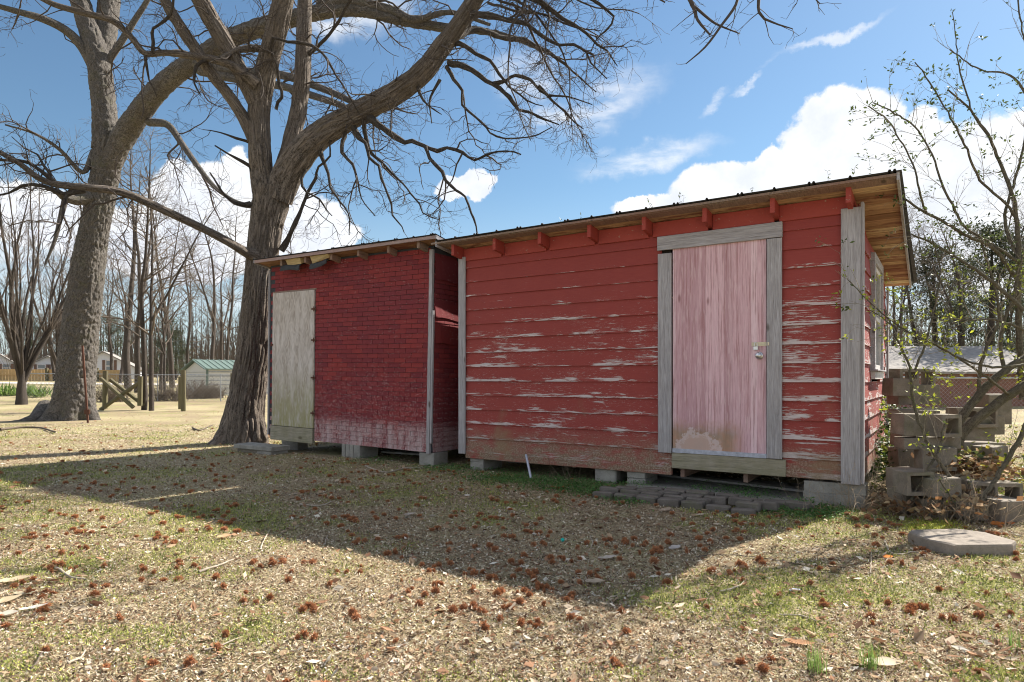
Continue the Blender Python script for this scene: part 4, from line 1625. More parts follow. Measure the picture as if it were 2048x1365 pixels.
# low building on the right, grey roof above a brick wall
x0, x1 = (1755 - 1024) / F * 24, (2120 - 1024) / F * 24
rb = empty('outbuilding', (x0, 24, ghs(x0, 24)))
tag(rb, 'low brick building with a broad grey roof beyond the block heap', 'building')
Lx = x1 - x0
mb = MB()
mb.box(0.3, Lx, 0, 6, -.3, 1.28)
mb.build('wall', M['redbrick'], rb)
zt_ = lambda py: CH + (757 - py) / F * 24 - rb.location.z
mb = MB()
mb.hexa([(-.2, -.4, 1.25), (Lx, -.4, 1.25), (Lx, 3.2, 2.35), (-.2, 3.2, 2.35), (-.2, -.4, 1.33), (Lx, -.4, 1.33), (Lx, 3.2, 2.43), (-.2, 3.2, 2.43)])
mb.build('roof', M['houseroof'], rb)
mb = MB()
mb.hexa([(-.2, 3.22, 2.35), (Lx, 3.22, 2.35), (Lx, 6.4, 1.25), (-.2, 6.4, 1.25), (-.2, 3.22, 2.43), (Lx, 3.22, 2.43), (Lx, 6.4, 1.33), (-.2, 6.4, 1.33)])
mb.build('roof', M['houseroof'], rb)

# pale road across the far yard
mb = MB()
xs = np.linspace(-70, 5, 40)
for x_ in xs:
    for y_ in (49.0, 53.0):
        mb.v.append((x_, y_, ghs(x_, y_) + .03))
for i in range(39):
    mb.f.append((i * 2, i * 2 + 2, i * 2 + 3, i * 2 + 1))
tag(mb.build('road', M['asphalt']), kind='structure')
# ------------------------------------------------------------------ branching wood
class Geo:
    def __init__(self):
        self.v, self.q, self.uv, self.n = [], [], [], 0

    def tube(self, P_, R_, sides, disp=None, uvscale=1.0, vlen0=0.0):
        """P_ (n,3), R_ (n,)"""
        n = len(P_)
        T = np.empty_like(P_)
        T[1:-1] = P_[2:] - P_[:-2]
        T[0] = P_[1] - P_[0]
        T[-1] = P_[-1] - P_[-2]
        T /= np.linalg.norm(T, axis=1)[:, None] + 1e-9
        a = np.array([1.0, 0, 0]) if abs(T[0, 0]) < .8 else np.array([0, 1.0, 0])
        A = np.empty_like(P_)
        for i in range(n):
            a = a - T[i] * a.dot(T[i])
            a = a / (math.sqrt(a.dot(a)) + 1e-12)
            A[i] = a
        B_ = np.cross(T, A)
        m = sides + (1 if sides > 7 else 0)
        th = np.linspace(0, 2 * np.pi, sides + 1)[:m] if sides > 7 else np.arange(sides) * 2 * np.pi / sides
        L = np.concatenate(([0], np.cumsum(np.linalg.norm(np.diff(P_, axis=0), axis=1)))) + vlen0
        r = np.repeat(R_[:, None], m, 1)
        if disp is not None:
            r = r + disp(th[None, :].repeat(n, 0), L[:, None].repeat(m, 1), R_[:, None].repeat(m, 1))
        c, s = np.cos(th)[None, :, None], np.sin(th)[None, :, None]
        V = P_[:, None, :] + (A[:, None, :] * c + B_[:, None, :] * s) * r[:, :, None]
        uv = np.stack([th[None, :] * R_.mean() + 0 * L[:, None], L[:, None] + 0 * th[None, :]], 2)
        idx = np.arange(n * m).reshape(n, m) + self.n
        if sides > 7:
            q = np.stack([idx[:-1, :-1], idx[:-1, 1:], idx[1:, 1:], idx[1:, :-1]], 2).reshape(-1, 4)
        else:
            j = np.roll(idx, -1, 1)
            q = np.stack([idx[:-1], j[:-1], j[1:], idx[1:]], 2).reshape(-1, 4)
        self.v.append(V.reshape(-1, 3))
        self.uv.append(uv.reshape(-1, 2))
        self.q.append(q)
        self.n += n * m

    def mesh(self, name, off=None):
        v = np.concatenate(self.v)
        if off is not None:
            v = v - np.array(off)
        return arr_mesh(name, v, [np.concatenate(self.q)], True, uv=np.concatenate(self.uv))


def smooth_path(pts, rad, step):
    """Catmull-Rom through the points, resampled at about `step`"""
    pts = np.array(pts, dtype=float)
    rad = np.array(rad, dtype=float)
    e0, e1 = 2 * pts[0] - pts[1], 2 * pts[-1] - pts[-2]
    Q = np.vstack([e0, pts, e1])
    R = np.concatenate([[rad[0]], rad, [rad[-1]]])
    out, ro = [], []
    for i in range(1, len(Q) - 2):
        d = np.linalg.norm(Q[i + 1] - Q[i])
        k = max(2, int(d / step))
        t = (np.arange(k) / k)[:, None]
        p0, p1, p2, p3 = Q[i - 1], Q[i], Q[i + 1], Q[i + 2]
        out.append(.5 * ((2 * p1) + (-p0 + p2) * t + (2 * p0 - 5 * p1 + 4 * p2 - p3) * t ** 2 + (-p0 + 3 * p1 - 3 * p2 + p3) * t ** 3))
        ro.append(R[i] + (R[i + 1] - R[i]) * t[:, 0])
    out.append(Q[-2][None])
    ro.append([R[-2]])
    return np.concatenate(out), np.concatenate(ro)


def ridged(p):
    return 1 - np.abs(2 * vnoise(p) - 1)


def furrows(amp, fu=26.0, fv=2.6, flare=None):
    """deep interlacing ridges running up the stem"""
    def f(th, L, R):
        k = R.mean() * fu / 2
        c, s = np.cos(th) * k, np.sin(th) * k
        w = (vnoise(np.stack([c.ravel() * .5, s.ravel() * .5, L.ravel() * 1.6], 1)) - .5).reshape(th.shape) * 1.1
        p = np.stack([(c + w).ravel(), (s - w).ravel(), (L * fv).ravel() + 5], 1)
        a = ridged(p).reshape(th.shape)
        b = ridged(p * [2.1, 2.1, 2.4] + 9).reshape(th.shape)
        big = (vnoise(np.stack([np.cos(th).ravel() * 1.4, np.sin(th).ravel() * 1.4, L.ravel() * 1.1], 1)) - .5).reshape(th.shape)
        rel = np.clip(R / R.mean(), .4, 1.5)
        d = -amp * rel * (np.clip(a - .55, 0, 1) * 2.2 + .45 * np.clip(b - .55, 0, 1)) + big * R * .12
        if flare is not None:
            d = d + flare(th, L, R)
        return d
    return f


def scales(amp, fu=44.0, fv=16.0, flare=None):
    def f(th, L, R):
        k = R.mean() * fu / 2
        c, s = np.cos(th) * k, np.sin(th) * k
        p = np.stack([c.ravel(), s.ravel(), (L * fv).ravel()], 1)
        a = vnoise(p).reshape(th.shape)
        b = ridged(p * [.55, .55, .3] + 4).reshape(th.shape)
        big = (vnoise(np.stack([np.cos(th).ravel() * 1.3, np.sin(th).ravel() * 1.3, L.ravel() * .9], 1)) - .5).reshape(th.shape)
        d = amp * (a - .6) - amp * 1.2 * np.clip(b - .6, 0, 1) + big * R * .16
        if flare is not None:
            d = d + flare(th, L, R)
        return d
    return f


def wander(p, d, L, r0, r1, seg, jit, grav, rnd, up=0.0):
    """a crooked branch path"""
    n = max(3, int(L / seg))
    pts = [p]
    d = d / np.linalg.norm(d)
    st = L / n
    for i in range(n):
        d = d + rnd.normal(0, jit, 3)
        d[2] += (-grav if i < n * .6 else up) * st * 3
        d = d / np.linalg.norm(d)
        pts.append(pts[-1] + d * st)
    return np.array(pts), np.linspace(r0, r1, n + 1)


def side_dir(t, rnd, ang, bias=None):
    v = rnd.normal(0, 1, 3)
    if bias is not None:
        v = v + bias
    v = v - t * v.dot(t)
    v /= np.linalg.norm(v) + 1e-9
    return t * math.cos(ang) + v * math.sin(ang)


def twigs(G, P_, R_, lvl, rnd, prm):
    """spawn side branches on a path, recursively"""
    if lvl <= 0:
        return
    seglen = np.linalg.norm(np.diff(P_, axis=0), axis=1)
    L = seglen.sum()
    cnt = rnd.poisson(L * prm['dens'][lvl - 1])
    cum = np.concatenate(([0], np.cumsum(seglen)))
    for _ in range(cnt):
        u = prm.get('start', .15) + (1 - prm.get('start', .15)) * rnd.random()
        i = min(np.searchsorted(cum, u * L), len(P_) - 1)
        i = max(i, 1)
        t = P_[i] - P_[i - 1]
        t = t / (np.linalg.norm(t) + 1e-9)
        d = side_dir(t, rnd, math.radians(rnd.uniform(*prm.get('ang', (30, 70)))), prm.get('bias'))
        l = prm['len'][lvl - 1] * rnd.uniform(.45, 1.25) * (1.1 - .55 * u)
        r = min(R_[i] * .7, prm['rad'][lvl - 1] * rnd.uniform(.7, 1.2))
        Q, S_ = wander(P_[i], d, l, r, max(r * .35, prm['rmin']), prm['seg'][lvl - 1], prm['jit'], prm.get('grav', 0), rnd, prm.get('up', 0))
        G.tube(Q, S_, 4 if r > .012 else 3)
        twigs(G, Q, S_, lvl - 1, rnd, prm)


# ------------------------------------------------------------------ the big furrowed tree
rnd = np.random.default_rng(5)
ZT = 11.3


def path_px(lst):
    """(px, py, Z, width in px) -> points, radii"""
    pts = [tuple(P(a, b, z)) for a, b, z, w in lst]
    rad = [w / F * z / 2 for a, b, z, w in lst]
    return pts, rad


tb = P(487, 893, 11.2)
tree = empty('furrowed_tree', (tb.x, ZT, 0))
tag(tree, 'large bare tree with deeply furrowed brown bark rising behind the smaller shed', 'tree')
TO = tuple(tree.location)
off_t = TO


def flare1(th, L, R):
    k = np.exp(-L / .33)
    return k * (.10 + .13 * np.maximum(0, np.cos(3 * th + 1.2)) + .06 * np.cos(5 * th))


trunk_px = [(484, 905, 11.3, 88), (488, 868, 11.3, 80), (491, 820, 11.3, 74), (507, 700, 11.3, 64), (516, 600, 11.3, 60), (524, 520, 11.3, 60), (533, 450, 11.3, 64), (541, 405, 11.3, 74), (544, 378, 11.3, 80)]
G = Geo()
p_, r_ = path_px(trunk_px)
p_, r_ = smooth_path(p_, r_, .016)
G.tube(p_, r_, 210, furrows(.034, 34, 2.4, flare1))
link('trunk', G.mesh('trunk', off_t), M['bark1'], tree)

limbs = {
    'stem1': ([(534, 405, 11.28, 52), (524, 350, 11.27, 46), (520, 300, 11.2, 45), (518, 225, 11.2, 43), (529, 155, 11.1, 43), (543, 97, 11.0, 42), (556, 45, 10.9, 42), (572, -30, 10.8, 40), (590, -130, 10.7, 36)], 150, .034),
    'stem2': ([(566, 350, 11.45, 40), (582, 290, 11.5, 37), (597, 220, 11.6, 33), (605, 150, 11.65, 32), (608, 60, 11.8, 30), (612, -70, 11.9, 26)], 110, .026),
    'stem3': ([(556, 400, 11.25, 58), (574, 352, 11.2, 60), (600, 312, 11.1, 60), (632, 278, 11.0, 54), (680, 246, 10.9, 50), (740, 214, 10.7, 46), (800, 180, 10.5, 44), (850, 140, 10.3, 42), (888, 90, 10.2, 40), (922, 42, 10.1, 36), (955, -10, 10.0, 32), (1000, -90, 9.9, 28)], 160, .036),
    'stem4': ([(512, 205, 11.15, 34), (484, 150, 11.0, 34), (452, 90, 10.9, 35), (420, 35, 10.8, 35), (392, -15, 10.7, 34), (350, -90, 10.6, 28)], 110, .028),
    'stem5': ([(508, 280, 11.2, 26), (485, 232, 11.1, 24), (458, 192, 11.0, 23), (425, 150, 10.9, 23), (395, 105, 10.8, 24), (365, 60, 10.7, 24), (340, 20, 10.6, 22), (318, -25, 10.5, 18)], 80, .018),
    'low': ([(512, 512, 11.15, 30), (494, 506, 10.95, 20), (470, 492, 10.7, 18), (420, 465, 10.3, 17), (360, 436, 9.9, 16), (300, 408, 9.6, 16), (240, 384, 9.3, 16), (180, 376, 9.1, 15), (120, 370, 9.0, 14), (80, 358, 8.9, 12), (35, 325, 8.8, 10), (-20, 295, 8.7, 8)], 40, .008),
    'cross': ([(515, 170, 11.0, 26), (490, 150, 10.9, 20), (460, 130, 10.8, 17), (420, 118, 10.7, 15), (380, 112, 10.6, 13), (330, 106, 10.5, 12), (290, 107, 10.4, 12), (262, 75, 10.3, 12), (225, 42, 10.2, 12), (170, 27, 10.1, 12), (110, 10, 10.0, 11), (60, -15, 9.9, 9)], 28, .006),
    'knee': ([(532, 100, 11.0, 16), (505, 97, 11.0, 14), (480, 100, 10.9, 13), (460, 108, 10.8, 10), (440, 118, 10.7, 10)], 20, .004),
}
main_paths = []
prm = dict(dens=[8.0, 7.0, 3.6], len=[.30, .62, 1.25], rad=[.0038, .0070, .015], seg=[.07, .09, .12], jit=.33, rmin=.0022, ang=(28, 72), grav=.14, up=.22)
for name, (lst, sides, amp) in limbs.items():
    G = Geo()
    p_, r_ = path_px(lst)
    p_, r_ = smooth_path(p_, r_, .022 if sides > 80 else .05)
    G.tube(p_, r_, sides, furrows(amp * .62, 40, 2.6))
    link('limb', G.mesh('limb', off_t), M['bark1'], tree)
    main_paths.append((name, p_, r_))

# knot where the crossing branch meets the left stem
boughs = [
    [(898, 126, 10.2, 16), (945, 142, 10.1, 14), (983, 167, 10.0, 12), (1018, 200, 9.95, 11), (1050, 220, 9.9, 9), (1085, 236, 9.85, 7), (1112, 250, 9.8, 4)],
    [(985, 168, 10.0, 11), (1010, 158, 10.0, 9), (1035, 150, 9.9, 9), (1070, 168, 9.8, 8), (1100, 190, 9.8, 7), (1140, 195, 9.7, 5), (1180, 208, 9.7, 3)],
    [(1078, 172, 9.8, 7), (1105, 200, 9.8, 6), (1125, 222, 9.8, 6), (1150, 244, 9.7, 5), (1172, 258, 9.7, 3)],
    [(738, 234, 10.7, 20), (770, 262, 10.5, 15), (815, 284, 10.3, 12), (855, 297, 10.1, 11), (910, 300, 9.9, 9), (950, 314, 9.8, 8), (1000, 303, 9.6, 6), (1042, 316, 9.5, 4)],
    [(852, 296, 10.1, 9), (875, 336, 9.9, 8), (905, 370, 9.8, 8), (930, 398, 9.7, 7), (945, 438, 9.6, 6), (951, 474, 9.55, 4)],
    [(893, 134, 10.2, 10), (915, 170, 10.1, 7), (932, 210, 10.0, 6), (962, 242, 9.9, 6), (1000, 272, 9.8, 5), (1060, 272, 9.7, 4), (1108, 256, 9.6, 3)],
    [(705, 252, 10.8, 14), (732, 290, 10.7, 10), (748, 325, 10.6, 8), (768, 368, 10.5, 7), (788, 420, 10.4, 5), (806, 468, 10.35, 3)],
    [(728, 240, 10.7, 12), (738, 290, 10.8, 8), (775, 335, 10.8, 7), (815, 375, 10.8, 5), (850, 425, 10.8, 4), (880, 440, 10.8, 3)],
    [(893, 92, 10.2, 18), (940, 62, 10.6, 14), (1000, 76, 11.0, 13), (1050, 80, 11.2, 12), (1090, 108, 11.3, 10), (1130, 128, 11.3, 7), (1160, 160, 11.3, 5), (1190, 186, 11.3, 3)],
    [(908, 88, 10.2, 12), (955, 108, 10.1, 10), (1000, 140, 10.0, 8), (1020, 170, 10.0, 6), (1050, 205, 9.9, 5), (1080, 215, 9.9, 3)],
    [(930, 30, 10.1, 18), (990, 30, 9.7, 14), (1050, 50, 9.4, 11), (1110, 80, 9.2, 9), (1160, 100, 9.0, 7), (1215, 160, 8.9, 4)],
    [(960, -20, 10.0, 20), (1030, -10, 9.5, 15), (1100, 20, 9.2, 12), (1160, 60, 9.0, 9), (1205, 100, 8.9, 6), (1235, 130, 8.8, 3)],
    [(975, -50, 9.9, 20), (1060, -50, 9.5, 16), (1150, -25, 9.2, 12), (1215, 25, 9.0, 8), (1205, 70, 8.9, 5), (1190, 110, 8.9, 3)],
    [(562, 502, 11.3, 16), (588, 455, 11.2, 11), (614, 400, 11.1, 9), (632, 350, 11.0, 7), (655, 310, 10.9, 6), (660, 250, 10.9, 3)],
    [(640, 300, 11.0, 12), (655, 345, 10.9, 8), (668, 395, 10.8, 6), (695, 430, 10.8, 4), (700, 470, 10.8, 3)],
    [(690, 262, 10.9, 10), (690, 310, 10.8, 8), (712, 355, 10.8, 6), (720, 400, 10.8, 4), (745, 430, 10.8, 3)],
    [(612, 330, 11.1, 9), (607, 372, 11.0, 6), (640, 400, 11.0, 5), (665, 440, 10.9, 3)],
    [(880, 160, 10.3, 8), (862, 200, 10.2, 5), (868, 240, 10.1, 3)],
    [(835, 165, 10.4, 10), (850, 205, 10.3, 6), (880, 235, 10.3, 3)],
    [(552, 220, 11.1, 8), (562, 175, 11.0, 7), (545, 120, 10.9, 7), (552, 80, 10.8, 6), (600, 90, 10.7, 8), (650, 120, 10.6, 7), (690, 180, 10.5, 5), (720, 230, 10.5, 4)],
    [(606, 120, 11.7, 12), (640, 90, 11.6, 9), (665, 55, 11.5, 9), (690, 20, 11.4, 8), (715, -20, 11.3, 6)],
    [(175, 374, 9.1, 14), (130, 385, 9.0, 12), (70, 372, 8.9, 9), (20, 388, 8.8, 7), (-30, 400, 8.7, 5)],
    [(120, 372, 9.0, 10), (75, 340, 8.9, 9), (30, 318, 8.8, 8), (-15, 315, 8.7, 6)],
    [(170, 380, 9.1, 14), (140, 392, 9.0, 10), (128, 410, 8.95, 8), (125, 450, 8.9, 5), (100, 480, 8.9, 3)],
    [(105, 366, 9.0, 8), (92, 330, 9.0, 6), (60, 300, 9.0, 4), (20, 270, 9.0, 3)],
    [(418, 120, 10.7, 8), (395, 130, 10.6, 8), (390, 165, 10.5, 6), (402, 190, 10.5, 3)],
    [(305, 106, 10.4, 8), (305, 60, 10.3, 7), (340, 30, 10.2, 8), (350, -20, 10.1, 6)],
    [(290, 107, 10.4, 8), (300, 160, 10.4, 5), (312, 200, 10.4, 3)],
    [(500, 285, 11.2, 8), (440, 262, 11.0, 4), (405, 258, 10.9, 2)],
    [(506, 345, 11.2, 12), (470, 320, 11.1, 7), (430, 292, 11.0, 4)],
    [(500, 410, 11.2, 14), (470, 402, 11.0, 8), (445, 385, 10.9, 6), (420, 350, 10.8, 4)],
]
GB = Geo()
crown = Geo()
for lst in boughs:
    p_, r_ = path_px(lst)
    p_, r_ = smooth_path(p_, r_, .10)
    kk = np.arange(0, len(p_), 2)
    jit_ = np.stack([np.interp(np.arange(len(p_)), kk, rnd.normal(0, .028, len(kk))) for _ in range(3)], 1)
    jit_[0] = 0
    p_ = p_ + jit_
    r_ = r_ * np.linspace(.88, .62, len(r_)) * (1 + .12 * rnd.normal(0, 1, len(r_)).clip(-1, 1.5))
    g1 = Geo()
    g1.tube(p_, r_, 8)
    link('branch', g1.mesh('branch', off_t), M['bark1b'], tree)
    main_paths.append(('b', p_, r_))
for name, p_, r_ in main_paths:
    q = dict(prm)
    lvl = 3
    if name in ('stem1', 'stem2', 'stem4'):
        q['start'] = .35
        q['dens'] = [7.5, 6.5, 1.6]
    elif name == 'stem3':
        q['start'] = .22
        q['dens'] = [8, 7, 3.2]
        q['bias'] = np.array([.3, 0, -.5])
    elif name in ('low', 'cross', 'stem5'):
        q['start'] = .30
        q['dens'] = [7.0, 6.5, 2.0]
    elif name == 'b':
        lvl = 3
        q['dens'] = [9.5, 7.0, 1.9]
        q['len'] = [.24, .55, 1.15]
        q['start'] = .10
    twigs(crown, p_, r_, lvl, rnd, q)
# dense outer crown reaching to the right, high up
for i in range(9):
    a = P(940 + 12 * i, -60 + 22 * (i % 4), 9.9)
    b_ = P(1120 + 16 * i, -20 + 24 * i, 9.0 - .05 * i)
    d = np.array(b_ - a)
    Q, S_ = wander(np.array(a), d, np.linalg.norm(d) * 1.1, .022, .006, .12, .14, .04, rnd, .04)
    crown.tube(Q, S_, 5)
    twigs(crown, Q, S_, 2, rnd, dict(prm, dens=[11, 10]))
o = link('twigs', crown.mesh('twigs', off_t), M['twig'], tree)
o['kind'] = 'stuff'
print('crown verts', crown.n)

# boughs hanging in from above, right of centre: they belong to a limb out of the frame
G = Geo()
hang = empty('overhanging_bough', tuple(P(1500, -260, 8.0)))
tag(hang, 'thin bare bough hanging into the top of the sky right of the big tree', 'branch')
for lst in ([(1280, -150, 8.4, 14), (1345, -60, 8.2, 11), (1385, 10, 8.1, 9), (1395, 40, 8.0, 6), (1420, 70, 7.9, 4)], [(1420, -130, 8.0, 12), (1452, -40, 7.9, 8), (1475, 0, 7.9, 6), (1440, 55, 7.8, 5), (1410, 95, 7.8, 4), (1372, 128, 7.8, 2)],
            [(1530, -130, 8.0, 12), (1522, -40, 7.9, 8), (1518, 25, 7.8, 6), (1545, 45, 7.8, 4), (1585, 58, 7.7, 2)], [(1620, -110, 7.9, 9), (1600, -40, 7.9, 5), (1640, 8, 7.8, 2)], [(1385, 10, 8.1, 6), (1420, 40, 8.0, 5), (1440, 52, 7.9, 4), (1480, 68, 7.8, 2)], [(1220, -80, 8.5, 9), (1280, -25, 8.4, 6), (1330, 5, 8.3, 3)]):
    p_, r_ = path_px(lst)
    p_, r_ = smooth_path(p_, r_, .08)
    G.tube(p_, r_, 6)
    twigs(G, p_, r_, 2, rnd, dict(prm, dens=[6, 5.5], len=[.22, .42, 1], start=.45))
o = link('twigs', G.mesh('twigs', tuple(hang.location)), M['twig'], hang)
o['kind'] = 'stuff'
# its limb, above the frame, growing from the big tree
p_, r_ = path_px([(590, -130, 10.7, 44), (800, -330, 10.0, 36), (1100, -330, 9.0, 28), (1400, -240, 8.3, 20), (1620, -180, 7.9, 14)])
p_, r_ = smooth_path(p_, r_, .06)
G = Geo()
G.tube(p_, r_, 16, furrows(.006))
link('limb', G.mesh('limb', off_t), M['bark1'], tree)

# ------------------------------------------------------------------ the big scaly tree on the left
ZL = 17.7
lb = P(142, 842, ZL)
lt = empty('scaly_tree', (lb.x, ZL, ghs(lb.x, ZL)))
tag(lt, 'massive grey scaly barked tree with flaring roots at the left', 'tree')
off_l = tuple(lt.location)


def flare2(th, L, R):
    k = np.exp(-L / .42)
    return k * (.12 + .26 * np.maximum(0, np.cos(3 * th + .4)) ** 2 + .10 * np.cos(5 * th))


def limb(lst, sides, amp, step, fn, mat, par, off, name='limb', fl=None):
    g = Geo()
    p_, r_ = path_px(lst)
    p_, r_ = smooth_path(p_, r_, step)
    g.tube(p_, r_, sides, fn(amp, flare=fl) if amp else None)
    link(name, g.mesh(name, off), M[mat], par)
    return p_, r_


left_paths = []
limb([(146, 850, ZL, 70), (149, 810, ZL, 70), (153, 740, ZL, 70), (160, 660, ZL, 66), (172, 570, ZL, 60), (186, 470, ZL, 55), (203, 385, ZL, 54), (215, 320, ZL, 54), (222, 280, ZL, 58)], 220, .042, .022, scales, 'bark2', lt, off_l, 'trunk', flare2)
left_paths.append(limb([(212, 300, ZL, 48), (210, 240, ZL, 47), (204, 180, ZL, 45), (194, 110, ZL, 42), (172, 40, ZL + .1, 38), (150, -40, ZL + .1, 34), (150, -120, ZL, 36)], 100, .035, .04, scales, 'bark2', lt, off_l))
left_paths.append(limb([(200, 130, ZL + .2, 40), (212, 60, ZL + .4, 42), (220, -20, ZL + .6, 38), (230, -110, ZL + .7, 30)], 80, .03, .05, scales, 'bark2', lt, off_l))
left_paths.append(limb([(206, 380, ZL, 34), (222, 322, ZL - .05, 46), (254, 262, ZL - .3, 45), (305, 192, ZL - .8, 40), (350, 150, ZL - 1.2, 38), (400, 115, ZL - 1.6, 36), (450, 82, ZL - 2, 36), (510, 58, ZL - 2.4, 34), (570, 42, ZL - 2.8, 34), (640, 24, ZL - 3.2, 28), (720, 20, ZL - 3.6, 26), (800, 40, ZL - 4, 22), (880, 55, ZL - 4.2, 18), (960, 62, ZL - 4.4, 14), (1030, 78, ZL - 4.6, 11), (1100, 108, ZL - 4.8, 7)], 100, .03, .04, scales, 'bark2', lt, off_l))
for lst in ([(395, 128, ZL - 1.6, 26), (470, 142, ZL - 2.2, 18), (560, 150, ZL - 2.8, 16), (630, 172, ZL - 3.4, 14), (700, 202, ZL - 4, 12), (745, 232, ZL - 4.3, 9)],
            [(400, 140, ZL - 1.6, 22), (480, 160, ZL - 2.3, 15), (560, 172, ZL - 3.0, 15), (620, 190, ZL - 3.6, 14), (690, 215, ZL - 4.2, 12), (720, 245, ZL - 4.4, 8)],
            [(640, 10, ZL - 3.2, 22), (700, 2, ZL - 3.6, 18), (780, 20, ZL - 4, 18), (830, 40, ZL - 4.2, 14), (900, 25, ZL - 4.4, 10), (980, 50, ZL - 4.6, 6)],
            [(298, 245, ZL - .5, 16), (335, 250, ZL - .8, 14), (362, 285, ZL - 1, 12), (390, 325, ZL - 1.3, 11), (425, 370, ZL - 1.6, 9), (465, 400, ZL - 1.9, 7), (505, 412, ZL - 2.1, 5)],
            [(196, 150, ZL, 24), (165, 95, ZL - .1, 20), (130, 60, ZL - .3, 17), (85, 38, ZL - .6, 15), (40, 25, ZL - .8, 12), (-20, 8, ZL - 1, 9)],
            [(188, 305, ZL, 14), (165, 345, ZL - .4, 9), (120, 300, ZL - .8, 7), (70, 268, ZL - 1.2, 5), (10, 250, ZL - 1.5, 3)],
            [(180, 395, ZL - .3, 26), (150, 400, ZL - .6, 22), (125, 392, ZL - .9, 16), (110, 378, ZL - 1.1, 9)],
            [(130, 402, ZL - .8, 12), (120, 440, ZL - 1, 9), (110, 480, ZL - 1.1, 7), (90, 530, ZL - 1.2, 4)],
            [(205, 140, ZL + .1, 14), (245, 80, ZL, 13), (270, 40, ZL, 11), (300, -10, ZL, 9), (320, -80, ZL, 6)]):
    g = Geo()
    p_, r_ = path_px(lst)
    p_, r_ = smooth_path(p_, r_, .15)
    g.tube(p_, r_, 10)
    link('branch', g.mesh('branch', off_l), M['bark2'], lt)
    left_paths.append((p_, r_))
lcrown = Geo()
prl = dict(dens=[5.0, 4.6, 1.5], len=[.42, .85, 1.7], rad=[.006, .012, .026], seg=[.11, .14, .18], jit=.27, rmin=.004, ang=(28, 70), grav=.06, up=.05, start=.12)
for p_, r_ in left_paths:
    twigs(lcrown, p_, r_, 3, rnd, prl)
o = link('twigs', lcrown.mesh('twigs', off_l), M['twig'], lt)
o['kind'] = 'stuff'
print('left crown', lcrown.n)
# low root running out to the left
g = Geo()
p_, r_ = path_px([(96, 822, 17.9, 46), (70, 842, 17.3, 30), (35, 851, 17.0, 22), (-10, 856, 16.8, 18), (-60, 862, 16.5, 8)])
p_, r_ = smooth_path(p_, r_, .06)
g.tube(p_, r_, 24, scales(.02))
link('root', g.mesh('root', off_l), M['bark2'], lt)
# rusty bar leaning on it
a, b_ = P(165, 692, 16.7), P(176, 846, 16.5)
mb = MB()
mb.tube([a, b_], .028, 7)
d = (b_ - a)
c0 = a + d * .86
mb.box(c0.x - .07, c0.x + .07, c0.y - .02, c0.y + .02, c0.z - .06, c0.z + .06, .01)
tag(mb.build('iron_bar', M['rust']), 'rusty iron bar leaning against the big scaly trunk', 'bar')

# ------------------------------------------------------------------ bare yard trees: a few grown once, then copied
def grow_tree(seed, h, r0, kind):
    rn = np.random.default_rng(seed)
    T, C = Geo(), Geo()
    stems = []
    if kind == 'broom':
        p0, q0 = wander(np.zeros(3), np.array([0, 0, 1.0]), h * .12, r0, r0 * .45, .2, .03, 0, rn)
        T.tube(p0, q0, 10)
        for k in range(17):
            a = rn.uniform(0, 2 * np.pi)
            tilt = rn.uniform(.10, .50)
            d = np.array([math.cos(a) * tilt, math.sin(a) * tilt, 1])
            b0 = p0[len(p0) // 2 + rn.integers(0, len(p0) - len(p0) // 2)]
            Q, S_ = wander(b0, d, h * rn.uniform(.55, .92), r0 * rn.uniform(.22, .48), .010, .35, .05, -.028, rn, .03)
            T.tube(Q, S_, 6)
            stems.append((Q, S_))
        pr = dict(dens=[4.2, 3.0, 2.0], len=[.55, 1.2, 2.1], rad=[.006, .011, .02], seg=[.2, .25, .3], jit=.12, rmin=.0045, ang=(14, 38), grav=-.05, up=.05, start=.12)
        lv = 2
    else:
        Q, S_ = wander(np.zeros(3), np.array([rn.normal(0, .04), rn.normal(0, .04), 1.0]), h, r0, r0 * .10, .5, .035, -.01, rn)
        Q[0, 2] -= .15
        T.tube(Q, S_, 12)
        stems.append((Q, S_))
        if kind == 'fork':
            i = len(Q) // 3
            Q2, S2 = wander(Q[i], np.array([rn.choice([-1, 1]) * .35, rn.normal(0, .2), 1]), h * .62, S_[i] * .75, S_[i] * .10, .5, .05, -.02, rn)
            T.tube(Q2, S2, 10)
            stems.append((Q2, S2))
        pr = dict(dens=[3.6, 2.8, 1.8], len=[.7, 1.4, h * .22], rad=[.007, .014, .035], seg=[.18, .25, .35], jit=.16, rmin=.005, ang=(35, 65), grav=-.03, up=.04, start=.22)
        lv = 3
    for Q, S_ in stems:
        twigs(C, Q, S_, lv, rn, pr)
    return T.mesh('trunk'), C.mesh('crown')


PROTO = {
    'tall': grow_tree(21, 15, .21, 'single'), 'tall2': grow_tree(22, 13, .16, 'fork'), 'slim': grow_tree(23, 9.5, .10, 'single'),
    'slim2': grow_tree(24, 8.5, .085, 'fork'), 'broom': grow_tree(25, 11.0, .22, 'broom'), 'small': grow_tree(26, 6.5, .07, 'fork'),
}
for k, (a, b_) in PROTO.items():
    a.materials.append(M['bark3'])
    b_.materials.append(M['twig2'])
print('protos', [len(b_.polygons) for a, b_ in PROTO.values()])


def yard_tree(kind, px, Z, s=1.0, rz=0.0, label='', group='bare trees across the yard', lean=(0, 0)):
    x = (px - 1024) / F * Z
    r = empty('bare_tree', (x, Z, ghs(x, Z)), (lean[0], lean[1], rz))
    r.scale = (s, s, s)
    tag(r, label, 'tree', group)
    link('trunk', PROTO[kind][0], None, r)
    link('crown', PROTO[kind][1], None, r)
    return r


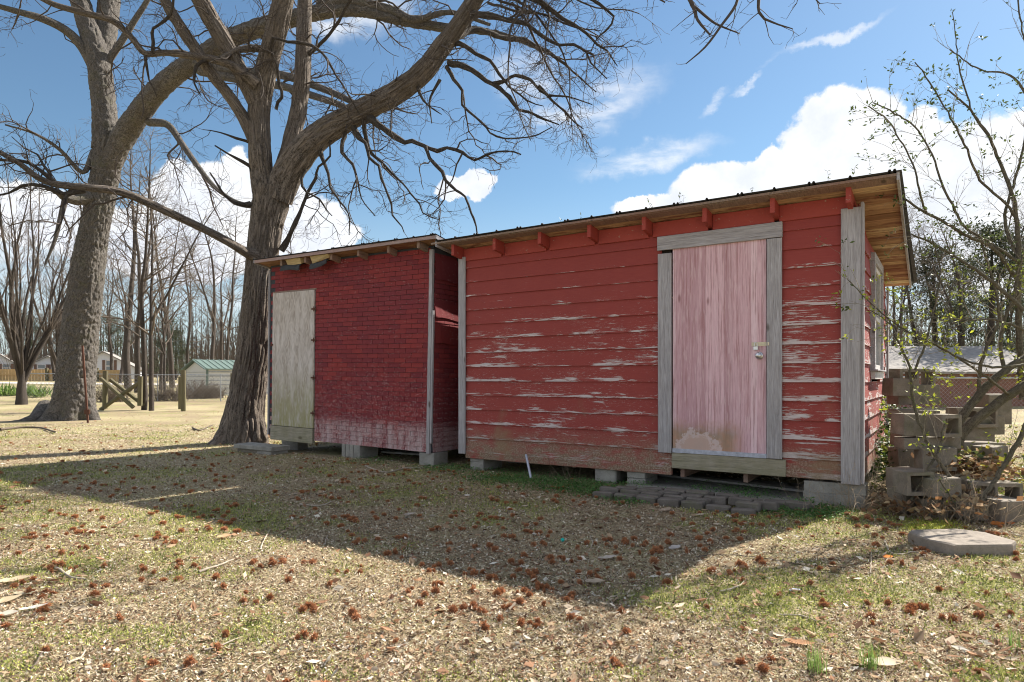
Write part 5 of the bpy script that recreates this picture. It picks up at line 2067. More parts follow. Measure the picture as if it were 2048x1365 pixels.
yard_tree('broom', 43, 25.0, .98, .4, 'bare many stemmed tree with upright broom shape at the left edge', lean=(0, .02))
yard_tree('broom', -75, 32.0, 1.0, 2.4, 'second broom shaped bare tree cut by the left edge of the view')
yard_tree('slim', 288, 23.0, 1.0, 1.1, 'slender bare tree rising beside the right post of the crossed rails')
yard_tree('slim2', 303, 22.6, 1.05, 2.0, 'slender reddish bare tree just right of the crossed rails', lean=(0, .05))
yard_tree('tall', 256, 38, 1.0, .3, 'thick grey trunk standing behind the crossed rails')
yard_tree('tall2', 274, 36, 1.0, 1.9, 'tall forked bare tree just right of the thick grey trunk')
yard_tree('tall', 345, 44, .85, 2.6, 'straight bare tree left of the metal shed')
yard_tree('tall2', 418, 48, 1.05, 4.0, 'tall bare tree rising behind the metal shed roof')
yard_tree('slim', 452, 44, 1.3, 3.0, 'bare tree seen just left of the furrowed trunk')
yard_tree('small', 330, 30, 1.0, .7, 'small bare tree between the slender pair and the metal shed')
yard_tree('tall2', 110, 60, 1.0, .9, 'far bare tree between the broom shaped tree and the scaly trunk')
yard_tree('broom', 118, 46, 1.15, 4.2, 'far broom shaped bare tree between the near one and the scaly trunk')
yard_tree('slim2', 322, 40, 1.35, .2, 'slim bare tree between the crossed rails and the metal shed, farther back')
yard_tree('tall2', 372, 70, 1.2, 2.2, 'far bare tree just left of the metal shed roof peak')
yard_tree('tall2', 240, 52, .9, 2.9, 'far forked bare tree left of the thick grey trunk')
yard_tree('tall2', 445, 66, 1.1, 1.4, 'far bare tree between the metal shed and the furrowed trunk')
yard_tree('tall', 590, 75, 1.2, .4, 'far bare tree seen over the roof of the smaller shed near the trunk')
yard_tree('tall2', 225, 66, 1.0, 5.4, 'far bare tree just right of the scaly trunk behind the white house')
for px, Z, k, s, rz, lab in ((1790, 30, 'tall2', .62, .5, 'bare tree seen just past the roof edge of the larger shed'), (1838, 34, 'tall', .62, 1.7, 'bare tree left of the dark cedar beyond the brick building'),
                             (1905, 30, 'tall2', .66, 2.6, 'bare forked tree among the cedars on the right'), (1965, 36, 'tall', .7, 3.9, 'straight bare tree between the two cedars on the right'),
                             (2035, 31, 'tall2', .72, 5.1, 'bare tree at the right edge beyond the brick building'), (1875, 44, 'tall', .75, .2, 'far bare tree behind the cedars on the right'),
                             (1810, 60, 'tall2', .9, 4.4, 'farthest bare tree seen past the roof edge of the larger shed'), (1995, 50, 'tall2', .85, 3.0, 'far bare tree near the right edge')):
    yard_tree(k, px, Z, s, rz, lab, 'bare trees beyond the right side')


# evergreens
def leaf_cards(n, cen, rad, size, rn, cols, flat=0.6):
    """n small kite-shaped leaves scattered in a lumpy volume"""
    u = rn.normal(0, 1, (n, 3))
    u /= np.linalg.norm(u, axis=1)[:, None]
    r = rn.random(n) ** .45
    p = cen + u * r[:, None] * rad
    return p


def kites(p, yaw, pitch, L, Wd, fold, cols, tilt=None):
    """folded kite leaves: base, right, tip, left, mid"""
    n = len(p)
    cy, sy, cp, sp = np.cos(yaw), np.sin(yaw), np.cos(pitch), np.sin(pitch)
    ax = np.stack([cy * cp, sy * cp, sp], 1)
    sd_ = np.stack([-sy, cy, np.zeros(n)], 1)
    if tilt is not None:
        up0 = np.cross(ax, sd_)
        sd_ = sd_ * np.cos(tilt)[:, None] + up0 * np.sin(tilt)[:, None]
    up = np.cross(ax, sd_)
    b = p
    tip = p + ax * L[:, None]
    m = p + ax * (L * .5)[:, None] - up * (fold * Wd)[:, None]
    r = p + ax * (L * .45)[:, None] + sd_ * (Wd * .5)[:, None]
    l = p + ax * (L * .5)[:, None] - sd_ * (Wd * .5)[:, None]
    v = np.stack([b, r, tip, l, m], 1).reshape(-1, 3)
    i = np.arange(n) * 5
    q = np.concatenate([np.stack([i, i + 1, i + 2, i + 4], 1), np.stack([i, i + 4, i + 2, i + 3], 1)])
    return v, q, np.repeat(cols, 5, 0)


def evergreen_mesh(seed, h, w, n):
    rn = np.random.default_rng(seed)
    lumps = rn.random((70, 3))
    z = .12 + .88 * lumps[:, 0] ** .8
    rr = w * (1 - .72 * z) * np.sqrt(lumps[:, 1]) * (1 + .3 * rn.normal(0, 1, 70))
    a = lumps[:, 2] * 2 * np.pi
    cen = np.stack([rr * np.cos(a), rr * np.sin(a), z * h], 1)
    k = rn.integers(0, 70, n)
    sz = .55 * w * (.4 + .4 * rn.random(70))
    p = cen[k] + rn.normal(0, 1, (n, 3)) * (sz[k] * .45)[:, None] * np.array([1, 1, .7])
    base = np.array([[.07, .085, .055], [.10, .115, .07], [.14, .15, .09], [.055, .07, .055]])
    cols = base[rn.integers(0, 4, n)] * rn.uniform(.8, 1.25, (n, 1))
    v, q, c = kites(p, rn.random(n) * 6.28, rn.normal(.3, .5, n), rn.uniform(.12, .28, n), rn.uniform(.05, .10, n), np.full(n, .2), cols)
    return arr_mesh('crown', v, [q], False, col=c)


EV = evergreen_mesh(31, 7.5, 2.3, 6500)
EV.materials.append(M['leafcol'])
EVT = Geo()
EVT.tube(np.array([[0, 0, -.2], [0.05, 0, 2.5], [0, .05, 6.5]]), np.array([.16, .12, .04]), 9)
EVT = EVT.mesh('trunk')
EVT.materials.append(M['bark3'])


def evergreen(px, Z, s, rz, label, zs=1.0):
    x = (px - 1024) / F * Z
    r = empty('cedar_tree', (x, Z, ghs(x, Z)), (0, 0, rz))
    r.scale = (s, s, s * zs)
    tag(r, label, 'tree', 'dark cedars beyond the yard')
    link('trunk', EVT, None, r)
    link('crown', EV, None, r)


evergreen(1868, 33, 1.0, 0, 'dark cedar beyond the brick building, just right of the roof edge')
evergreen(1985, 30, 1.05, 2, 'dark cedar at the right behind the leaning shrub')
evergreen(1925, 46, 1.2, 4, 'farther cedar between the two dark ones on the right')
evergreen(2070, 38, 1.2, 1, 'cedar cut by the right edge of the view')
evergreen(222, 78, 1.0, 3, 'dark cedar behind the white gabled house')
evergreen(335, 62, .8, 5, 'round dark cedar on the far lawn left of the metal shed')
evergreen(352, 70, .9, 1.5, 'pale green cedar behind the metal shed', .8)
evergreen(60, 90, 1.1, 2.5, 'far cedar behind the low pale house')


# far wood: reads as one mass
def far_wood():
    rn = np.random.default_rng(77)
    g = []
    n = 1500
    ang = rn.uniform(-1.15, 1.15, n)
    dist = rn.uniform(95, 160, n)
    x, y = np.sin(ang) * dist, np.cos(ang) * dist
    z0 = gh(x, y) - .5
    h = rn.uniform(7, 15, n)
    V, T = [], []
    base = 0
    for k in range(n):
        m = 34
        t = rn.random(m)
        zz = z0[k] + h[k] * t * .8
        a = rn.uniform(-1, 1, m)
        Ls = rn.uniform(1.0, 3.0, m) * (1.1 - .5 * t)
        yaw = rn.uniform(0, 6.28, m)
        ex = a * Ls * .55
        ox = rn.normal(0, .5, m)
        wd = rn.uniform(.02, .06, m)
        p0 = np.stack([x[k] + ox, y[k] + ox * 0, zz], 1)
        p1 = p0 + np.stack([ex * np.cos(yaw), ex * np.sin(yaw), Ls * .9], 1)
        w_ = np.stack([wd, wd * 0, wd * 0], 1)
        V.append(np.stack([p0 - w_, p0 + w_, p1], 1).reshape(-1, 3))
        # trunk
        V.append(np.array([[x[k] - .14, y[k], z0[k]], [x[k] + .14, y[k], z0[k]], [x[k] + rn.normal(0, .3), y[k], z0[k] + h[k]]]))
    V = np.concatenate(V)
    T = np.arange(len(V)).reshape(-1, 3)
    o = link('far_wood', arr_mesh('far_wood', V, [T]), M['twig2'])
    o['kind'] = 'stuff'
    n = 26000
    ang = rn.uniform(-1.15, 1.15, n)
    dist = rn.uniform(110, 165, n)
    x, y = np.sin(ang) * dist, np.cos(ang) * dist
    top = 1.5 + 5.5 * fbm2(ang * 9, ang * 0, 1.0, 3, 2.0)
    p = np.stack([x, y, gh(x, y) + rn.random(n) * top], 1)
    pal = np.array([[.19, .155, .13], [.24, .20, .16], [.10, .115, .06], [.15, .14, .09]])
    c = pal[rn.choice(4, n, p=[.4, .3, .15, .15])] * rn.uniform(.8, 1.2, (n, 1))
    v, q, c = kites(p, rn.random(n) * 6.28, rn.normal(.3, .6, n), rn.uniform(.4, 1.2, n), rn.uniform(.15, .5, n), np.full(n, .1), c)
    o = link('far_brush', arr_mesh('far_brush', v, [q], col=c), M['leafcol'])
    o['kind'] = 'stuff'


far_wood()
# ------------------------------------------------------------------ leaning shrub on the right
rs_ = np.random.default_rng(9)
M['shrubtwig'] = material('pale_shrub_twig', m_plain, col=(.22, .19, .145), rough=.9, sc=40)
stems_px = [
    [(1893, 905, 5.95, 17), (1915, 850, 5.95, 17), (1958, 790, 5.95, 16), (2010, 742, 5.9, 15), (2075, 700, 5.9, 13)],
    [(1900, 930, 5.8, 20), (1925, 868, 5.8, 19), (1970, 826, 5.75, 18), (2020, 790, 5.7, 17), (2090, 745, 5.6, 15)],
    [(1935, 1052, 5.1, 9), (1965, 1000, 5.15, 9), (2000, 945, 5.2, 9), (2035, 885, 5.2, 9), (2075, 800, 5.2, 8)],
    [(1926, 1005, 5.25, 8), (1900, 955, 5.3, 7.5), (1872, 915, 5.3, 7), (1848, 868, 5.3, 6.5), (1826, 800, 5.3, 6), (1819, 735, 5.3, 5), (1800, 690, 5.3, 4), (1770, 620, 5.4, 3)],
    [(1822, 1000, 5.3, 5), (1850, 950, 5.3, 5), (1875, 905, 5.35, 5), (1890, 850, 5.4, 4)],
    [(1830, 740, 5.4, 5), (1850, 690, 5.4, 4.5), (1872, 600, 5.45, 4), (1880, 540, 5.5, 3), (1862, 470, 5.5, 2)],
    [(2046, 800, 6.0, 14), (2040, 700, 6.0, 12), (2036, 600, 6.0, 11), (2037, 520, 6.0, 10), (2033, 435, 6.0, 8), (2016, 366, 6.0, 7), (1975, 270, 6.0, 5), (1935, 215, 6.0, 4), (1895, 180, 6.0, 3)],
    [(2037, 520, 6.0, 8), (2010, 440, 6.1, 6), (2030, 360, 6.1, 5), (2048, 280, 6.1, 4), (2050, 180, 6.1, 3)],
    [(2033, 435, 6.0, 6), (2005, 400, 6.0, 5), (1960, 360, 6.0, 5), (1930, 290, 5.9, 4), (1895, 225, 5.9, 3), (1860, 165, 5.9, 3), (1830, 125, 5.9, 2)],
    [(2036, 560, 6.0, 9), (1990, 500, 5.9, 7), (1930, 470, 5.8, 6), (1880, 440, 5.7, 5.5), (1850, 425, 5.7, 5), (1812, 400, 5.6, 4)],
    [(2044, 530, 6.0, 7), (1985, 490, 5.9, 6), (1930, 455, 5.9, 5), (1905, 410, 5.8, 4.5), (1880, 360, 5.8, 4), (1865, 310, 5.8, 3.5), (1830, 255, 5.8, 3), (1790, 228, 5.7, 3), (1745, 205, 5.7, 2)],
    [(1850, 425, 5.7, 4.5), (1838, 380, 5.6, 4), (1830, 340, 5.6, 3.5), (1800, 280, 5.6, 3), (1775, 240, 5.6, 3), (1735, 212, 5.6, 2)],
    [(2048, 620, 5.6, 8), (1980, 560, 5.6, 7), (1920, 520, 5.6, 5), (1860, 485, 5.6, 4), (1822, 470, 5.6, 3)],
    [(1975, 270, 6.0, 4), (1950, 235, 6.0, 3.5), (1920, 145, 6.0, 3), (1912, 80, 6.0, 2), (1905, 25, 6.0, 1.5)],
    [(2060, 200, 6.0, 5), (2020, 150, 6.0, 4), (1960, 140, 6.0, 3), (1900, 100, 5.9, 2)],
    [(2060, 120, 6.0, 4), (2045, 60, 6.0, 3), (2035, 0, 6.0, 3), (2030, -60, 6.0, 2)],
    [(2048, 730, 5.3, 6), (1985, 735, 5.2, 5), (1930, 720, 5.1, 4), (1870, 690, 5.0, 3), (1800, 660, 5.0, 2.4), (1740, 620, 5.0, 1.8)],
    [(2020, 790, 5.7, 6), (1960, 745, 5.3, 5), (1890, 700, 5.1, 4), (1800, 655, 5.0, 3), (1735, 600, 5.0, 2.2), (1695, 560, 5.0, 1.5)],
    [(1958, 790, 5.95, 8), (1960, 740, 5.9, 7), (1975, 690, 5.9, 6), (1998, 640, 5.9, 5), (1985, 560, 5.9, 4), (1960, 480, 5.9, 3)],
    [(2010, 742, 5.9, 8), (2000, 690, 5.9, 7), (2010, 640, 5.9, 6), (2030, 580, 5.9, 6), (2048, 500, 5.9, 5)],
    [(1935, 1048, 5.1, 4), (1905, 1000, 5.1, 3), (1880, 960, 5.1, 2)],
    [(2048, 660, 5.5, 5), (1990, 640, 5.4, 4), (1920, 640, 5.4, 3), (1850, 620, 5.3, 2)],
]
sb = P(1925, 950, 5.7)
shrub = empty('leaning_shrub', (sb.x, 5.7, 0))
tag(shrub, 'tall leaning shrub with thin arching stems and small green leaves at the right edge', 'shrub')
off_s = (sb.x, 5.7, 0)
SG = Geo()
leafpts = []
yleaf = []
for k, lst in enumerate(stems_px):
    p_, r_ = path_px(lst)
    p_, r_ = smooth_path(p_, r_, .05)
    p_ = p_ + rs_.normal(0, .003, p_.shape)
    g = Geo()
    g.tube(p_, r_, 9 if r_[0] > .015 else 5)
    link('stem', g.mesh('stem', off_s), M['stem'], shrub)
    pr = dict(dens=[7.0, 8.0], len=[.20, .48], rad=[.0016, .003], seg=[.05, .06], jit=.14, rmin=.0012, ang=(22, 60), grav=-.1, up=.05, start=.15)
    twigs(SG, p_, r_, 2, rs_, pr)
    i = np.arange(len(p_) // 2, len(p_))
    leafpts.append(p_[i])
for v in SG.v:
    if len(v) < 30 and rs_.random() < .55:
        leafpts.append(v[-3:])
o = link('twigs', SG.mesh('twigs', off_s), M['shrubtwig'], shrub)
o['kind'] = 'stuff'
LP = np.concatenate(leafpts)
LP = LP[rs_.random(len(LP)) < .75]
LP = np.repeat(LP, 3, 0)
LP = LP + rs_.normal(0, .018, LP.shape)
n = len(LP)
low = np.clip((2.3 - LP[:, 2]) / .8, 0, 1)
colA = np.array([.085, .115, .035])
colB = np.array([.42, .46, .05])
cols = colA + (colB - colA) * (low * (rs_.random(n) < .7))[:, None]
cols *= rs_.uniform(.7, 1.25, (n, 1))
Ls = rs_.uniform(.026, .048, n)
v, q, c = kites(LP, rs_.random(n) * 6.28, rs_.normal(.1, .6, n), Ls, Ls * .42, np.full(n, .15), cols, rs_.normal(0, .8, n))
o = link('leaves', arr_mesh('leaves', v - np.array(off_s), [q], col=c), M['greenleaf'], shrub)
o['kind'] = 'stuff'

# ivy and weeds in the corner between the shed and the heap
def foliage_clump(name, label, cat, pts, rad, n, size, pal, kind=None, seed=1, mat='greenleaf', up=.3):
    rn = np.random.default_rng(seed)
    pts = np.array(pts, dtype=float)
    k = rn.integers(0, len(pts), n)
    p = pts[k] + rn.normal(0, 1, (n, 3)) * np.array(rad)[None] if np.ndim(rad) else pts[k] + rn.normal(0, rad, (n, 3))
    p[:, 2] = np.maximum(p[:, 2], gh(p[:, 0], p[:, 1]) + .005)
    pal = np.array(pal)
    c = pal[rn.integers(0, len(pal), n)] * rn.uniform(.75, 1.25, (n, 1))
    L = rn.uniform(.6, 1.3, n) * size
    v, q, c = kites(p, rn.random(n) * 6.28, rn.normal(up, .5, n), L, L * .75, np.full(n, .18), c, rn.normal(0, .6, n))
    o_ = tuple(pts.mean(0))
    o = link(name, arr_mesh(name, v - np.array(o_), [q], col=c), M[mat], None, o_)
    tag(o, label, cat, kind=kind)
    return o


def wl(s, t, z):
    w = W2(s, t)
    return (w.x, w.y, z)


foliage_clump('ivy', 'dark green ivy climbing between the larger shed and the block heap', 'ivy', [wl(3.78, 1.0 + .25 * k, .12 + .12 * (k % 4)) for k in range(8)] + [wl(3.72, 2.2, .7), wl(3.70, 2.5, .85)], (.09, .12, .13), 1500, .05,
              [(.03, .06, .015), (.05, .09, .02), (.08, .12, .03), (.25, .30, .05)], seed=2)
foliage_clump('ground_ivy', None, None, [tuple(GP(1990 + 12 * k, 960 + 20 * (k % 4), .05)) for k in range(9)] + [tuple(P(1925, 915, 5.8)), tuple(P(1975, 915, 5.7))], (.16, .16, .05), 1700, .048,
              [(.10, .13, .03), (.30, .30, .05), (.42, .36, .06), (.20, .16, .07), (.07, .09, .03)], 'stuff', 3)
foliage_clump('heap_leaves', None, None, [tuple(P(1900 + 18 * k, 925 + 9 * (k % 3), 5.6)) for k in range(6)] + [tuple(P(1930, 1000, 5.2)), tuple(P(1880, 1020, 5.1)), tuple(P(1800, 1015, 5.4))], (.10, .12, .035), 700, .06,
              [(.30, .16, .08), (.42, .28, .16), (.20, .12, .07), (.5, .38, .22)], 'stuff', 4, 'leafcol', .1)


# dead bramble stems before the heap
def bramble(name, label, cat, spots, seed, n, h, r=.0022, mat='drystem'):
    rn = np.random.default_rng(seed)
    g = Geo()
    c0 = np.mean([tuple(s) for s in spots], 0)
    for _ in range(n):
        s = np.array(spots[rn.integers(0, len(spots))]) + np.append(rn.normal(0, .07, 2), 0)
        s[2] = ghs(s[0], s[1])
        d = np.array([rn.normal(0, .5), rn.normal(0, .5), 1.0])
        Q, S_ = wander(s, d, h * rn.uniform(.4, 1.2), r * rn.uniform(.7, 1.5), r * .4, .05, .16, .25, rn)
        g.tube(Q, S_, 3)
        if rn.random() < .6:
            twigs(g, Q, S_, 1, rn, dict(dens=[9], len=[.12], rad=[r * .6], seg=[.03], jit=.2, rmin=.0008))
    o = link(name, g.mesh(name, tuple(c0)), M[mat], None, tuple(c0))
    tag(o, label, cat)
    if not label:
        o['kind'] = 'stuff'
    return o


M['drystem'] = material('dry_pale_stem', m_plain, col=(.36, .28, .20), rough=.9, sc=40)
bramble('bramble', 'tangle of dry pale bramble stems at the foot of the block heap', 'bramble', [tuple(GP(px, py)) for px, py in ((1740, 1015), (1775, 1010), (1800, 1030), (1840, 1035), (1870, 1040), (1910, 1045), (1950, 1045), (1985, 1050), (1760, 985), (1720, 1020))], 6, 190, .42)
bramble('dry_weed', 'few dry weed stems before the near corner blocks of the larger shed', 'weed', [tuple(GP(px, py)) for px, py in ((1570, 1015), (1610, 1022), (1660, 1020), (1690, 1018), (1700, 1012))], 7, 46, .34, .0016)
bramble('thin_weed', 'thin dry weed standing under the middle of the larger shed', 'weed', [tuple(W2(fs(1110), -.02)), tuple(W2(fs(1150), .03))], 8, 9, .3, .0018)

# sprigs of a vine rising over the roof of the larger shed
vine = empty('roof_vine', (W2(2.0, 3.2).x, W2(2.0, 3.2).y, 0))
tag(vine, 'thin leafy vine sprigs sticking up above the roof edge of the larger shed', 'vine')
vo = tuple(vine.location)
for s, t, h, bend in ((.35, .5, .30, .1), (.60, .6, .34, -.1), (.12, .4, .22, .05), (1.15, .7, .30, .2), (1.45, 1.0, .62, .6), (1.62, 1.0, .55, -.5), (1.9, .9, .50, -.2), (2.85, 1.0, .55, -.8), (2.7, .8, .35, -.4), (3.3, .9, .50, -.3), (3.45, .7, .42, .0), (3.62, .8, .48, .1)):
    rn = np.random.default_rng(int(s * 100))
    w = W2(s, t)
    z0 = 2.765 - .128 * (t + .27) + .02
    Q, S_ = wander(np.array([w.x, w.y, z0]), np.array([bend, 0, 1.0]), h * 1.25, .0028, .0012, .04, .10, .12 if abs(bend) > .3 else 0, rn)
    g = Geo()
    g.tube(Q, S_, 3)
    link('sprig', g.mesh('sprig', vo), M['twig'], vine)
    k = np.repeat(np.arange(len(Q) // 3, len(Q)), 2)
    p = Q[k]
    n = len(p)
    cols = np.array([[.08, .10, .04]]) * rn.uniform(.7, 1.6, (n, 1))
    v, q, c = kites(p, rn.random(n) * 6.28, rn.normal(.4, .5, n), rn.uniform(.03, .05, n), rn.uniform(.012, .018, n), np.full(n, .1), cols)
    o = link('leaves', arr_mesh('leaves', v - np.array(vo), [q], col=c), M['greenleaf'], vine)
    o['kind'] = 'stuff'

# yucca clumps in the far yard
for px, Z, lab in ((18, 31, 'green spiky yucca clump at the left edge of the yard'), (50, 32, 'green spiky yucca clump beside the broom shaped tree'), (75, 30, 'small yucca clump between the broom shaped tree and the scaly trunk')):
    rn = np.random.default_rng(px)
    x = (px - 1024) / F * Z
    n = 130
    L = rn.uniform(.45, .8, n)
    cols = np.array([[.16, .24, .07]]) * rn.uniform(.6, 1.6, (n, 1))
    v, q, c = kites(np.zeros((n, 3)) + rn.normal(0, .22, (n, 3)) * [1, 1, 0], rn.random(n) * 6.28, rn.uniform(.25, 1.3, n), L, np.full(n, .06), np.full(n, .2), cols)
    tag(link('yucca', arr_mesh('yucca', v, [q], col=c), M['greenleaf'], None, (x, Z, ghs(x, Z))), lab, 'yucca')

# twiggy bushes by the metal shed
for px, Z, w_, h_, lab in ((395, 30.5, 1.0, .9, 'bare twiggy bush against the metal shed'), (340, 28.5, 1.3, .8, 'bare grey bush along the chain link fence'), (225, 27.5, .9, .8, 'dry bush behind the left post of the crossed rails'), (425, 31, .7, .6, 'small dry bush at the corner of the metal shed')):
    rn = np.random.default_rng(px + 3)
    g = Geo()
    x = (px - 1024) / F * Z
    for _ in range(140):
        Q, S_ = wander(np.array([rn.normal(0, w_ * .35), rn.normal(0, .25), 0]), np.array([rn.normal(0, .5), rn.normal(0, .5), 1.0]), h_ * rn.uniform(.6, 1.2), .012, .005, .12, .2, 0, rn)
        g.tube(Q, S_, 3)
        twigs(g, Q, S_, 1, rn, dict(dens=[7], len=[.3], rad=[.006], seg=[.08], jit=.2, rmin=.003))
    tag(link('bush', g.mesh('bush'), M['twig2'], None, (x, Z, ghs(x, Z))), lab, 'bush')

# ------------------------------------------------------------------ lawn cover
def scatter(n, zmin, zmax, rn, k=1.0, marg=1.1):
    """points over the lawn, thinning with distance as 1/Z**(1+k)"""
    u = rn.random(n)
    a, b = zmin ** (1 - k), zmax ** (1 - k)
    Z = (a + (b - a) * u) ** (1 / (1 - k)) if k != 1 else zmin * (zmax / zmin) ** u
    X = (rn.random(n) * 2 - 1) * (.80 * Z + marg)
    return X, Z


def local(x, y):
    X, Y = x, y - 7.69
    return .8333 * X - .553 * Y, .553 * X + .8333 * Y


def under_shed(x, y):
    s, t = local(x, y)
    return ((s > -.8) & (s < 3.65) & (t > .02) & (t < 3.1)) | ((s > -4.6) & (s < -1.2) & (t > .02) & (t < 3.05))


def on_slab(x, y):
    s, t = local(x, y)
    return (s > fs(1262)) & (s < fs(1640)) & (t > -.24) & (t < .9)


def in_shade(x, y):
    s, t = local(x, y)
    # shadows fall towards -s and -t: .357 and 1.137 per metre of height
    return ((t > -3.45) & (t < 0) & (s < 3.93 - 1.0 + (t + 3.4) * .314) & (s > -5.65))


rn = np.random.default_rng(41)


def green_at(x, y):
    return fbm2(x, y, .9, 4, 21.0) + .5 * (fbm2(x, y, 4.5, 2, 5.0) - .5)


# short dead grass and straw
n = 380000
X, Y = scatter(n, 1.9, 16, rn, 1.15)
keep = ~on_slab(X, Y) & ~(under_shed(X, Y) & (rn.random(n) < .8))
X, Y = X[keep], Y[keep]
n = len(X)
gz = gh(X, Y)
yaw = rn.random(n) * 2 * np.pi
g_ = green_at(X, Y)
isg = g_ + rn.normal(0, .11, n) > .63
pit = np.where(isg, rn.uniform(.3, 1.3, n), np.abs(rn.normal(.12, .30, n)))
L = rn.uniform(.008, .028, n) * (1 + Y * .05)
wd = rn.uniform(.0010, .0022, n) * (1 + Y * .22)
straw = np.array([[.48, .385, .25], [.62, .54, .38], [.32, .235, .15], [.16, .11, .075], [.76, .69, .55]])
green = np.array([[.19, .225, .06], [.32, .34, .10], [.11, .14, .045], [.46, .45, .16]])
col = np.where(isg[:, None], green[rn.integers(0, 4, n)], straw[rn.choice(5, n, p=[.32, .22, .2, .16, .10])]) * rn.uniform(.8, 1.2, (n, 1))
dx, dy, dz = np.cos(yaw) * np.cos(pit), np.sin(yaw) * np.cos(pit), np.sin(pit)
p0 = np.stack([X, Y, gz + rn.uniform(0, .010, n)], 1)
ax = np.stack([dx, dy, dz], 1)
sd2 = np.stack([-np.sin(yaw), np.cos(yaw), rn.normal(0, .35, n)], 1) * wd[:, None]
V = np.stack([p0 - sd2, p0 + sd2, p0 + ax * L[:, None]], 1).reshape(-1, 3)
o = link('grass', arr_mesh('grass', V, [np.arange(3 * n).reshape(-1, 3)], col=np.repeat(col, 3, 0)), M['leafcol'])
tag(o, kind='stuff')

# tiny weed leaves and crumbs of leaf between the blades
n = 260000
X, Y = scatter(n, 1.9, 13, rn, 1.25)
keep = ~on_slab(X, Y) & ~under_shed(X, Y)
X, Y = X[keep], Y[keep]
n = len(X)
g_ = green_at(X, Y)
isg = g_ + rn.normal(0, .10, n) > .62
pal = np.array([[.42, .315, .205], [.60, .50, .37], [.21, .13, .085], [.36, .20, .115], [.80, .73, .62], [.11, .075, .06]])
grn = np.array([[.30, .34, .07], [.46, .49, .12], [.18, .23, .05], [.58, .57, .17]])
col = np.where(isg[:, None], grn[rn.integers(0, 4, n)], pal[rn.choice(6, n, p=[.22, .18, .18, .14, .12, .16])]) * rn.uniform(.8, 1.2, (n, 1))
L = np.where(isg, rn.uniform(.005, .012, n), rn.uniform(.005, .017, n)) * (1 + Y * .045)
P0 = np.stack([X, Y, gh(X, Y) + rn.uniform(.001, .012, n)], 1)
v, q, c = kites(P0, rn.random(n) * 6.28, np.abs(rn.normal(.15, .4, n)), L, L * np.where(isg, .8, rn.uniform(.3, .8, n)), rn.uniform(.05, .3, n), col, rn.normal(0, .5, n))
o = link('leaf_crumbs', arr_mesh('leaf_crumbs', v, [q], col=c), M['leafcol'])
tag(o, kind='stuff')

# fallen leaves
n = 36000
X, Y = scatter(n, 1.9, 24, rn, 1.0)
dens = .35 + .9 * (fbm2(X, Y, .7, 3, 33.0) > .47) + .8 * (X > 1.6)
keep = (rn.random(n) < dens / 2.0) & ~(on_slab(X, Y) & (rn.random(n) < .8))
X, Y = X[keep], Y[keep]
n = len(X)
pal = np.array([[.46, .33, .215], [.66, .54, .40], [.33, .19, .115], [.20, .11, .07], [.80, .73, .62], [.42, .24, .145]])
col = pal[rn.choice(6, n, p=[.27, .22, .17, .12, .10, .12])] * rn.uniform(.8, 1.15, (n, 1))
L = rn.uniform(.014, .046, n) * rn.choice([1, 1, 1, 1.7], n)
P0 = np.stack([X, Y, gh(X, Y) + rn.uniform(.004, .02, n)], 1)
v, q, c = kites(P0, rn.random(n) * 6.28, rn.normal(.0, .28, n), L, L * rn.uniform(.35, .7, n), rn.uniform(.1, .55, n), col, rn.normal(0, .4, n))
o = link('leaf_litter', arr_mesh('leaf_litter', v, [q], col=c), M['leafcol'])
tag(o, kind='stuff')

# low green chickweed along the foot of the sheds
pts = []
for px, py, sx_, n_ in ((880, 938, 30, 500), (930, 940, 40, 800), (990, 958, 45, 1500), (1050, 962, 50, 1600), (1110, 970, 50, 1800), (1170, 976, 50, 1900), (1225, 985, 45, 1600), (1265, 1000, 30, 900), (1395, 985, 20, 200), (1505, 998, 30, 500), (1590, 1020, 35, 1200), (1640, 1028, 35, 1100), (750, 925, 30, 450), (1470, 990, 30, 300), (600, 877, 8, 90)):
    a = np.stack([rn.normal(px, sx_, n_), rn.normal(py, 7 if py > 950 else 4, n_)], 1)
    Z = CH * F / (np.clip(a[:, 1], 850, 1200) - 757)
    pts.append(np.stack([(a[:, 0] - 1024) / F * Z, Z], 1))
pts = np.concatenate(pts)
X, Y = pts[:, 0], pts[:, 1]
n = len(X)
col = np.array([[.06, .15, .040], [.09, .20, .055], [.14, .25, .075]])[rn.integers(0, 3, n)] * rn.uniform(.7, 1.3, (n, 1))
P0 = np.stack([X, Y, gh(X, Y) + np.abs(rn.normal(0, .018, n)) + .012 + np.where(on_slab(X, Y), .03, 0)], 1)
L = rn.uniform(.012, .022, n)
v, q, c = kites(P0, rn.random(n) * 6.28, rn.normal(.2, .4, n), L, L * .85, np.full(n, .1), col, rn.normal(0, .4, n))
o = link('chickweed', arr_mesh('chickweed', v, [q], col=c), M['greenleaf'])
tag(o, kind='stuff')

# yellow moss cushion behind the lone slab
n = 5000
a = np.stack([rn.normal(1862, 30, n), rn.normal(1056, 7, n)], 1)
Z = CH * F / (a[:, 1] - 757)
X, Y = (a[:, 0] - 1024) / F * Z, Z
col = np.array([[.42, .44, .07], [.55, .54, .12], [.28, .33, .05]])[rn.integers(0, 3, n)] * rn.uniform(.8, 1.2, (n, 1))
P0 = np.stack([X, Y, gh(X, Y) + rn.random(n) * .03], 1)
L = rn.uniform(.008, .016, n)
v, q, c = kites(P0, rn.random(n) * 6.28, rn.uniform(.2, 1.4, n), L, L * .4, np.full(n, .1), col)
tag(link('moss', arr_mesh('moss', v, [q], col=c), M['greenleaf']), kind='stuff')

